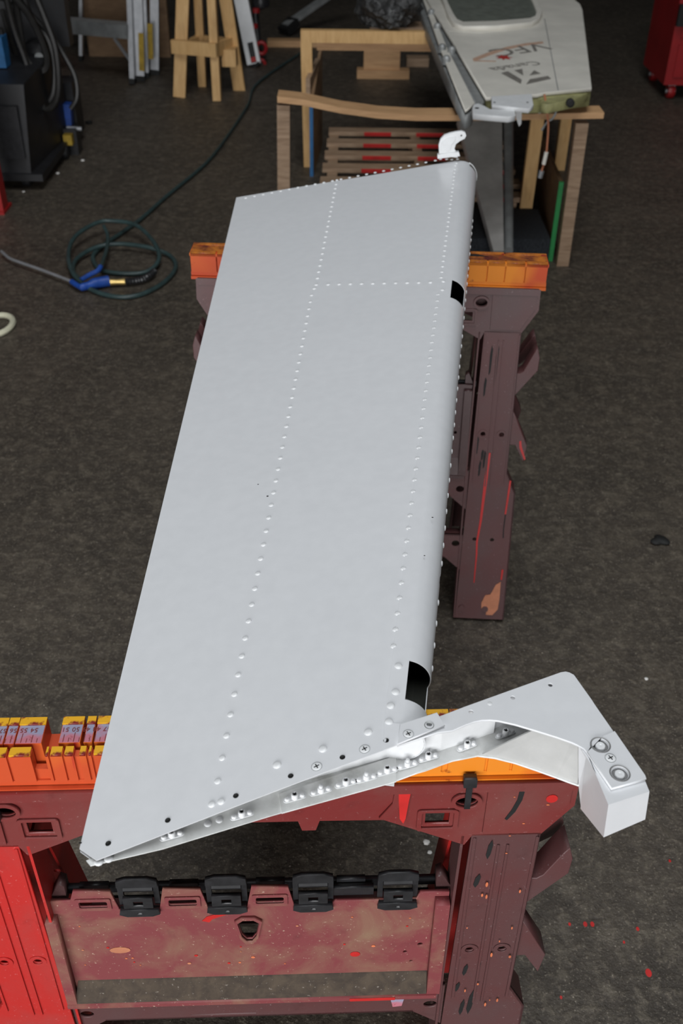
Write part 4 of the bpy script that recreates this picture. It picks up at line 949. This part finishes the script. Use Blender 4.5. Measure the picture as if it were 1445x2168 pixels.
# ---- long white carton leaning upright, dark tool beside it
WBX = thing('white_carton', (-.58, 6.75, 0), 'long narrow white carton with black and red label leaning beside the pine stool', 'box')
f0_ = aty(538, 136, 6.74); tp = aty(511, 0, 6.86); d = (tp - f0_); e = f0_ + d * (1.15 / d.z)
mb = MB(); mb.bar(f0_, e, .085, .05, (0, 1, 0)); mb.bevel(.006, 2); mb.build('carton_body', 'box_white', WBX)
dn_ = d.normalized(); fr0 = f0_ + dn_ * .015 + Vector((.004, -.027, 0))
mb = MB(); mb.bar(fr0, fr0 + dn_ * .12, .036, .002, (0, 1, 0)); mb.build('label_print', 'print_black', WBX)
mb = MB(); mb.bar(fr0 + dn_ * .005 + Vector((0, -.002, 0)), fr0 + dn_ * .034 + Vector((0, -.002, 0)), .03, .002, (0, 1, 0)); mb.build('label_mark', 'red_paint', WBX)
mb = MB(); mb.bar(Vector((f0_.x + .01, f0_.y, 0)), f0_ + dn_ * .002, .075, .06, (0, 1, 0)); mb.bevel(.006, 2); mb.build('carton_foot', 'soot_black', WBX)
TL = thing('bolt_cropper', (-.5, 6.8, 0), 'black and red hand tool standing behind the white carton', 'tool')
mb = MB(); mb.tube([aty(550, 148, 6.85), aty(546, 90, 6.87), aty(541, 40, 6.9), aty(538, -30, 6.93)], .022, 10); mb.build('shaft', 'black_plastic', TL, smooth=True)
for x, y in ((553, 102), (551, 138)):
    mb = MB(); mb.tube([aty(x, y, 6.80) + Vector((.030 * math.cos(k * .524), 0, .034 * math.sin(k * .524))) for k in range(12)], .012, 8, True); mb.build('red_ring', 'red_enamel', TL, smooth=True)
for x, y in ((538, 55), (542, 22)):
    mb = MB(); mb.lathe([(.0, -.015), (.022, -.012), (.022, .012), (0, .015)], 10, aty(x, y, 6.85)); mb.build('red_collar', 'red_enamel', TL, smooth=True)
mb = MB(); mb.lathe([(0, -.05), (.05, -.03), (.055, .0), (.04, .04), (0, .06)], 12, aty(552, 3, 6.9)); mb.build('tool_head', 'black_plastic', TL, smooth=True)
mb = MB(); mb.box(aty(550, 148, 6.85).x - .04, aty(550, 148, 6.85).x + .04, 6.80, 6.90, 0, .03); mb.bevel(.006, 2); mb.build('tool_foot', 'black_plastic', TL)
# ---- aluminium step ladder
LD = thing('step_ladder', (-1.3, 6.35, 0), 'aluminium step ladder with yellow stickers standing by the back rack', 'ladder')
def rail(px, py, tx, dy, w, h, mat='aluminium'):
    p = at(px, py, 0); q = aty(tx, 0, p.y + dy); d = q - p; e = p + d * (1.7 / d.z); mb = MB(); mb.bar(p + d.normalized() * .02, e, w, h, (0, 1, 0)); mb.bevel(.003, 1); r_ = mb.build('rail', mat, LD)
    mb = MB(); mb.bar(p, p + d.normalized() * .03, w * 1.15, h * 1.2, (0, 1, 0)); mb.bevel(.002, 1); mb.build('rubber_foot', 'soot_black', LD); return p, d
rA = rail(281, 178, 275, .10, .028, .06); rB = rail(312, 164, 306, .04, .022, .05); rail(297, 172, 292, .07, .05, .02); rail(328, 158, 327, .02, .05, .03)
rL = rail(96, 160, 98, .10, .028, .06); rail(172, 128, 172, .04, .02, .05)
for z in (.28, .58, .88, 1.18):
    a = rA[0] + rA[1] * (z / rA[1].z); c = rL[0] + rL[1] * (z / rL[1].z); mb = MB(); mb.bar(a, c, .09, .075); mb.bevel(.004, 1); mb.build('step', 'dull_alloy', LD)
a = rA[0] + rA[1] * (.11 / rA[1].z); c = rA[0] + rA[1] * (.24 / rA[1].z) + Vector((-.10, 0, 0)); mb = MB(); mb.bar(a, c, .015, .012); mb.build('brace', 'aluminium', LD)
for px, y0, y1, yy in ((299, 70, 150, rA[0].y - .06), (318, 50, 125, rB[0].y - .03)):
    mb = MB(); mb.bar(aty(px + 1, y1, yy), aty(px - 1, y0, yy), .03, .003, (0, 1, 0)); mb.build('sticker', 'yellow_paint', LD)
# ---- board and red steel rack behind the ladder
a, c = at(178, 132, 0), at(345, 132, 0)
mb = MB(); mb.box(a.x, c.x + .03, 6.95, 7.0, 0, .9); mb.build('plywood_sheet', 'plywood', label='brown plywood sheet standing behind the step ladder', cat='plywood')
RK = thing('steel_rack', (-1.3, 7.2, 0), 'dark red steel rack behind the ladder and plywood sheet', 'rack')
bars('rack_post', RK, 'red_enamel', [((aty(352, 140, 7.15).x, 7.15, 0), (aty(352, 140, 7.15).x, 7.15, 1.6), .07, .06, (0, 1, 0)), ((-2.15, 7.15, 0), (-2.15, 7.15, 1.6), .07, .06, (0, 1, 0))])
bars('rack_beam', RK, 'red_enamel', [((-2.15, 7.15, .13), (aty(352, 140, 7.15).x, 7.15, .13), .05, .07)])
bars('rack_brace', RK, 'red_enamel', [((aty(130, 60, 7.15).x, 7.16, .17), (aty(160, 0, 7.15).x + .1, 7.16, .75), .05, .04)])
# ---- red post at the left edge
RP = thing('red_post', (-1.45, 4.15, 0), 'glossy red steel post at the left edge in front of the welding machine', 'post')
p = at(11, 450, 0); mb = MB(); mb.bar((p.x - .05, p.y + .02, 0), (p.x - .065, p.y + .04, 1.3), .10, .07, (0, 1, 0)); mb.bevel(.004, 1); mb.build('upright', 'post_red', RP)
mb = MB(); mb.box(p.x - .12, p.x + .005, p.y - .03, p.y + .09, 0, .012); mb.build('foot_plate', 'post_red', RP)
# ---- welding machine on castors with a heap of cables
WM = thing('welding_machine', (-1.45, 4.7, 0), 'dark grey welding machine on castors at the left edge', 'machine')
mb = MB(); mb.hexa([(-1.86, 4.42, .07), (-1.40, 4.42, .07), (-1.36, 5.02, .07), (-1.86, 5.02, .07)], [(-1.86, 4.45, .44), (-1.375, 4.45, .44), (-1.36, 5.02, .47), (-1.86, 5.02, .47)]); mb.bevel(.02, 3); mb.build('casing', 'machine_grey', WM)
mb = MB(); mb.box(-1.80, -1.41, 4.409, 4.42, .14, .36); mb.bevel(.004, 1); mb.build('front_panel', 'black_plastic', WM)
mb = MB(); mb.box(-1.86, -1.345, 4.40, 5.06, .045, .075); mb.bevel(.004, 1); mb.build('base_tray', 'machine_grey', WM)
for x, y in ((-1.44, 4.47), (-1.36, 4.86), (-1.40, 5.0), (-1.75, 4.47)):
    mb = MB(); mb.lathe([(0, -.018), (.030, -.018), (.034, -.010), (.034, .010), (.030, .018), (0, .018)], 16, (x, y, .034), Matrix.Rotation(math.pi / 2, 3, 'Y')); mb.build('castor', 'black_plastic', WM, smooth=True)
mb = MB(); mb.box(-1.50, -1.33, 5.06, 5.20, .05, .30); mb.bevel(.01, 2); mb.build('rear_casing', 'machine_grey', WM)
p = aty(139, 245, 5.0); mb = MB(); mb.bar((p.x - .004, 5.0, p.z - .05), (p.x + .006, 5.0, p.z + .06), .06, .05, (0, 1, 0)); mb.bevel(.006, 2); mb.build('blue_connector', 'blue_plastic', WM)
p = aty(155, 271, 4.95); mb = MB(); mb.tube([p + Vector((-.03, 0, 0)), p + Vector((.04, 0, -.004))], .010, 8); mb.build('chrome_lever', 'aluminium', WM)
p = aty(145, 294, 4.9); mb = MB(); mb.box(p.x - .02, p.x + .02, 4.88, 4.92, p.z - .025, p.z + .022); mb.bevel(.004, 1); mb.build('yellow_tag', 'yellow_paint', WM)
mb = MB(); mb.box(p.x - .05, p.x + .035, 4.92, 5.0, 0.0, p.z + .04); mb.bevel(.01, 2); mb.build('cable_clamp', 'black_plastic', WM)
CBH = thing('cable_coil', (-1.5, 4.8, .47), 'heap of black welding cable looped over the dark welding machine', 'cable')
random.seed(5)
hub = aty(80, 120, 4.95)
mb = MB(); mb.lathe([(0, -.04), (.075, -.04), (.08, 0), (.06, .04), (.025, .055), (0, .055)], 18, hub, Matrix.Rotation(math.radians(70), 3, 'X')); mb.build('cable_drum', 'black_plastic', CBH, smooth=True)
mb = MB(); mb.lathe([(0, 0), (.022, 0), (.02, .012), (0, .014)], 10, aty(84, 122, 4.86), Matrix.Rotation(math.radians(70), 3, 'X')); mb.build('drum_nut', 'dull_alloy', CBH)
loops = [[(10, -20), (30, 60), (55, 130), (75, 200), (98, 232), (122, 200), (118, 110), (95, 40), (70, -20)],
         [(75, -20), (100, 50), (132, 110), (158, 160), (163, 205), (150, 230)], [(45, -20), (70, 45), (100, 80), (116, 140), (112, 200), (90, 225), (70, 215)],
         [(5, 20), (25, 90), (50, 155), (70, 190)], [(0, 60), (15, 120), (30, 165)], [(20, -15), (60, 30), (90, 90), (100, 130), (92, 150), (70, 145), (50, 110), (40, 50), (30, -10)],
         [(60, 150), (80, 185), (100, 215), (120, 222)], [(-10, -10), (40, 10), (90, 60), (118, 120)]]
for k, L in enumerate(loops):
    pts_ = smooth_path([aty(x, y, 4.72 + .05 * (k % 4) + .02 * math.sin(i)) for i, (x, y) in enumerate(L)], 5)
    mb = MB(); mb.tube(pts_, random.choice((.010, .012, .015)), 8); mb.build('cable', 'cable_rubber', CBH, smooth=True)
mb = MB(); q = aty(40, 40, 5.1); mb.box(-1.86, -1.30, 5.02, 5.10, .47, .95); mb.bevel(.02, 2); mb.build('cable_bracket', 'machine_grey', CBH)
a = aty(5, 140, 4.62); mb = MB(); mb.box(a.x - .14, a.x + .004, 4.66, 4.74, .456, .58); mb.bevel(.006, 2); mb.build('blue_box', 'blue_paint', label='small blue box on the welding machine at the left edge', cat='box')
# ---- red tool cabinet at the right edge
CB = thing('tool_cabinet', (2.1, 6.3, 0), 'red steel tool cabinet on castors at the right edge', 'cabinet')
p = at(1404, 180, .085); mb = MB(); mb.hexa([(p.x, p.y, .085), (p.x + .7, p.y, .085), (p.x + .7, p.y + .5, .085), (p.x, p.y + .5, .085)], [(p.x, p.y, .95), (p.x + .7, p.y, .95), (p.x + .7, p.y + .5, .95), (p.x, p.y + .5, .95)]); mb.bevel(.006, 2); mb.build('body', 'red_enamel', CB)
for z in (.13, .34, .55, .74):
    mb = MB(); mb.box(p.x + .04, p.x + .66, p.y - .012, p.y, z, z + .17); mb.bevel(.004, 1); dr = mb.build('drawer', 'red_enamel', CB)
    mb = MB(); mb.box(p.x + .12, p.x + .58, p.y - .03, p.y - .012, z + .13, z + .15); mb.build('handle', 'aluminium', dr)
h_ = aty(1442, 30, p.y - .02); mb = MB(); mb.box(h_.x - .02, h_.x + .12, p.y - .04, p.y - .012, h_.z - .06, h_.z + .05); mb.bevel(.006, 2); mb.build('side_handle', 'soot_black', CB)
for dx, dy in ((.06, .05), (.64, .05), (.06, .45), (.64, .45)):
    mb = MB(); mb.lathe([(0, -.02), (.036, -.02), (.04, -.01), (.04, .01), (.036, .02), (0, .02)], 16, (p.x + dx, p.y + dy, .041), Matrix.Rotation(math.pi / 2, 3, 'Y')); w_ = mb.build('castor', 'red_enamel', CB, smooth=True)
    mb = MB(); mb.lathe([(0, -.030), (.012, -.028), (.014, .028), (0, .030)], 10, (p.x + dx, p.y + dy, .041), Matrix.Rotation(math.pi / 2, 3, 'Y')); mb.build('axle', 'aluminium', w_, smooth=True)
    mb = MB(); mb.box(p.x + dx - .02, p.x + dx + .02, p.y + dy - .02, p.y + dy + .02, .07, .086); mb.build('castor_fork', 'steel', CB)
# ---- air hose coil and blow gun on the floor
zz = lambda x, y: (x / 2.779, 430 + y / 2.779)
def zq(L, h): return [at(*zz(x, y), hh) for (x, y), hh in zip(L, h if isinstance(h, list) else [h] * len(L))]
path = [at(x, y, .011) for x, y in ((640, 110), (546, 175), (523, 224), (482, 286), (436, 345), (353, 415), (300, 462))]
path += zq([(700, 185), (640, 225), (560, 290), (550, 340), (600, 395), (720, 415), (860, 405), (935, 330), (905, 230), (800, 130), (660, 105), (560, 120), (440, 200), (402, 310), (440, 430), (540, 510), (680, 550), (820, 540), (960, 470), (1033, 380), (1000, 310), (880, 262), (700, 240), (560, 262), (450, 330), (430, 400), (470, 450)],
             [.011, .011, .012, .011, .011, .011, .012, .03, .05, .06, .06, .06, .05, .04, .025, .012, .011, .011, .011, .011, .012, .03, .03, .026, .02, .02, .015])
mb = MB(); mb.tube(smooth_path(path, 7), .0085, 10); mb.build('air_hose', 'hose_rubber', label='thin dark green air hose loosely coiled on the floor', cat='hose', smooth=True)
BG = thing('blow_gun', (-1.0, 3.6, 0), 'blue air blow gun with long bent nozzle lying in the hose coil', 'blow gun')
mb = MB(); mb.tube(smooth_path(zq([(8, 283), (40, 312), (80, 335), (250, 395), (425, 462)], .022), 3), .0055, 8); mb.build('nozzle', 'aluminium', BG, smooth=True)
mb = MB(); mb.tube(smooth_path(zq([(422, 462), (470, 492), (500, 490), (570, 470), (640, 458)], .022), 3), [.010] * 4 + [.014] * 4 + [.020] * 5, 10); mb.build('grip', 'blue_plastic', BG, smooth=True)
mb = MB(); mb.tube(smooth_path(zq([(478, 452), (530, 420), (575, 398), (592, 372)], [.026, .034, .042, .05]), 3), .009, 8); mb.build('lever', 'blue_plastic', BG, smooth=True)
q = zq([(645, 465), (690, 464), (735, 462)], .02); mb = MB(); mb.tube([q[0], q[1], q[2]], [.012, .010, .012], 10); mb.build('brass_fitting', 'brass', BG, smooth=True)
q = smooth_path(zq([(740, 462), (800, 455), (860, 440), (905, 405)], .02), 8)
mb = MB(); mb.tube(q, [.011 if k % 2 else .014 for k in range(len(q))], 10); mb.build('spring_sleeve', 'black_plastic', BG)
mb = MB(); mb.tube(smooth_path(zq([(610, 135), (633, 190), (628, 270), (595, 370)], [.06, .05, .045, .05]), 6), .0075, 10); mb.build('hose_tail', 'hose_rubber', BG, smooth=True)
# ---- pale strap ring at the left edge
ps = at(4, 683, .02); mb = MB()
R0 = [ps + Vector((.052 * math.cos(k * math.pi / 10) - .02, .075 * math.sin(k * math.pi / 10), .0)) for k in range(20)]
mb.tube([Vector((p.x, p.y, .011)) for p in R0], .0105, 8, True); mb.build('strap_ring', 'cream_strap', label='pale cream ring of strap lying on the floor at the left edge', cat='strap', smooth=True)
# ---- small scraps on the floor
def scrap(x, y, r, mat, label, cat, name):
    p = at(x, y, 0); mb = MB(); bmesh.ops.create_icosphere(mb.bm, subdivisions=2, radius=r)
    for vtx in mb.bm.verts: c = vtx.co; vtx.co = Vector((c.x * random.uniform(.8, 1.2), c.y * random.uniform(.8, 1.2), max(c.z * .45 * random.uniform(.8, 1.2), -r * .4) + r * .4)) + p
    mb.build(name, mat, label=label, cat=cat, group='scraps on the floor')
scrap(175, 341, .009, 'paper', 'white scrap on the floor right of the welding machine, the farther of two', 'scrap', 'paper_scrap')
scrap(122, 368, .008, 'paper', 'white scrap on the floor right of the welding machine, the nearer of two', 'scrap', 'paper_scrap')
scrap(50, 407, .006, 'paper', 'tiny pale scrap beside the castor of the welding machine', 'scrap', 'paper_scrap')
scrap(902, 1785, .006, 'paper', 'white chip on the floor between the near sawhorse legs, the larger', 'chip', 'paint_chip')
scrap(909, 1806, .004, 'paper', 'white chip on the floor between the near sawhorse legs, the smaller', 'chip', 'paint_chip')
scrap(1367, 1438, .004, 'paper', 'white chip on the floor right of the horn arm', 'chip', 'paint_chip')
scrap(189, 262, .02, 'soot_black', 'small black scrap on the floor near the welding machine', 'scrap', 'rubber_scrap')
random.seed(9)
p = at(1395, 1148, 0); mb = MB(); bmesh.ops.create_icosphere(mb.bm, subdivisions=3, radius=.022)
for vtx in mb.bm.verts: c = vtx.co; k = 1 + .25 * math.sin(160 * c.x + 90 * c.y); vtx.co = Vector((c.x * 1.0 * k, c.y * .8 * k, max(c.z * .35, -.006) + .006)) + p
mb.build('black_lump', 'soot_black', label='black lump of grime on the floor right of the far sawhorse', cat='grime', smooth=True)
for k, (x, y) in enumerate(((1238, 1957), (1253, 1957), (1205, 1957), (1349, 1967), (1372, 2060), (1187, 2112), (1320, 1995), (1417, 1823))):
    p = at(x, y, 0); r = (.0034, .0034, .0022, .0026, .005, .002, .0018, .002)[k]
    link('paint_drop', plate_mesh([(p.x + a, p.y + c) for a, c in circ(0, 0, r, 10, r * 1.4)], (), .0006, lambda a, c, w: (a, c, .0002 + w)), 'red_paint', label=('dried red drop on the floor, middle of three in a row beside the near sawhorse', 'dried red drop on the floor, rightmost of three in a row beside the near sawhorse', 'dried red drop on the floor, leftmost of three in a row beside the near sawhorse', 'dried red drop on the floor just above the largest red drop', 'largest dried red drop on the floor at the right edge', 'small red drop on the floor beside the flared foot of the near sawhorse', 'tiny red drop on the floor between the row of three and the largest drop', 'tiny red drop on the floor at the right edge below the horn arm')[k], cat='paint drop', group='red paint drops on the floor')
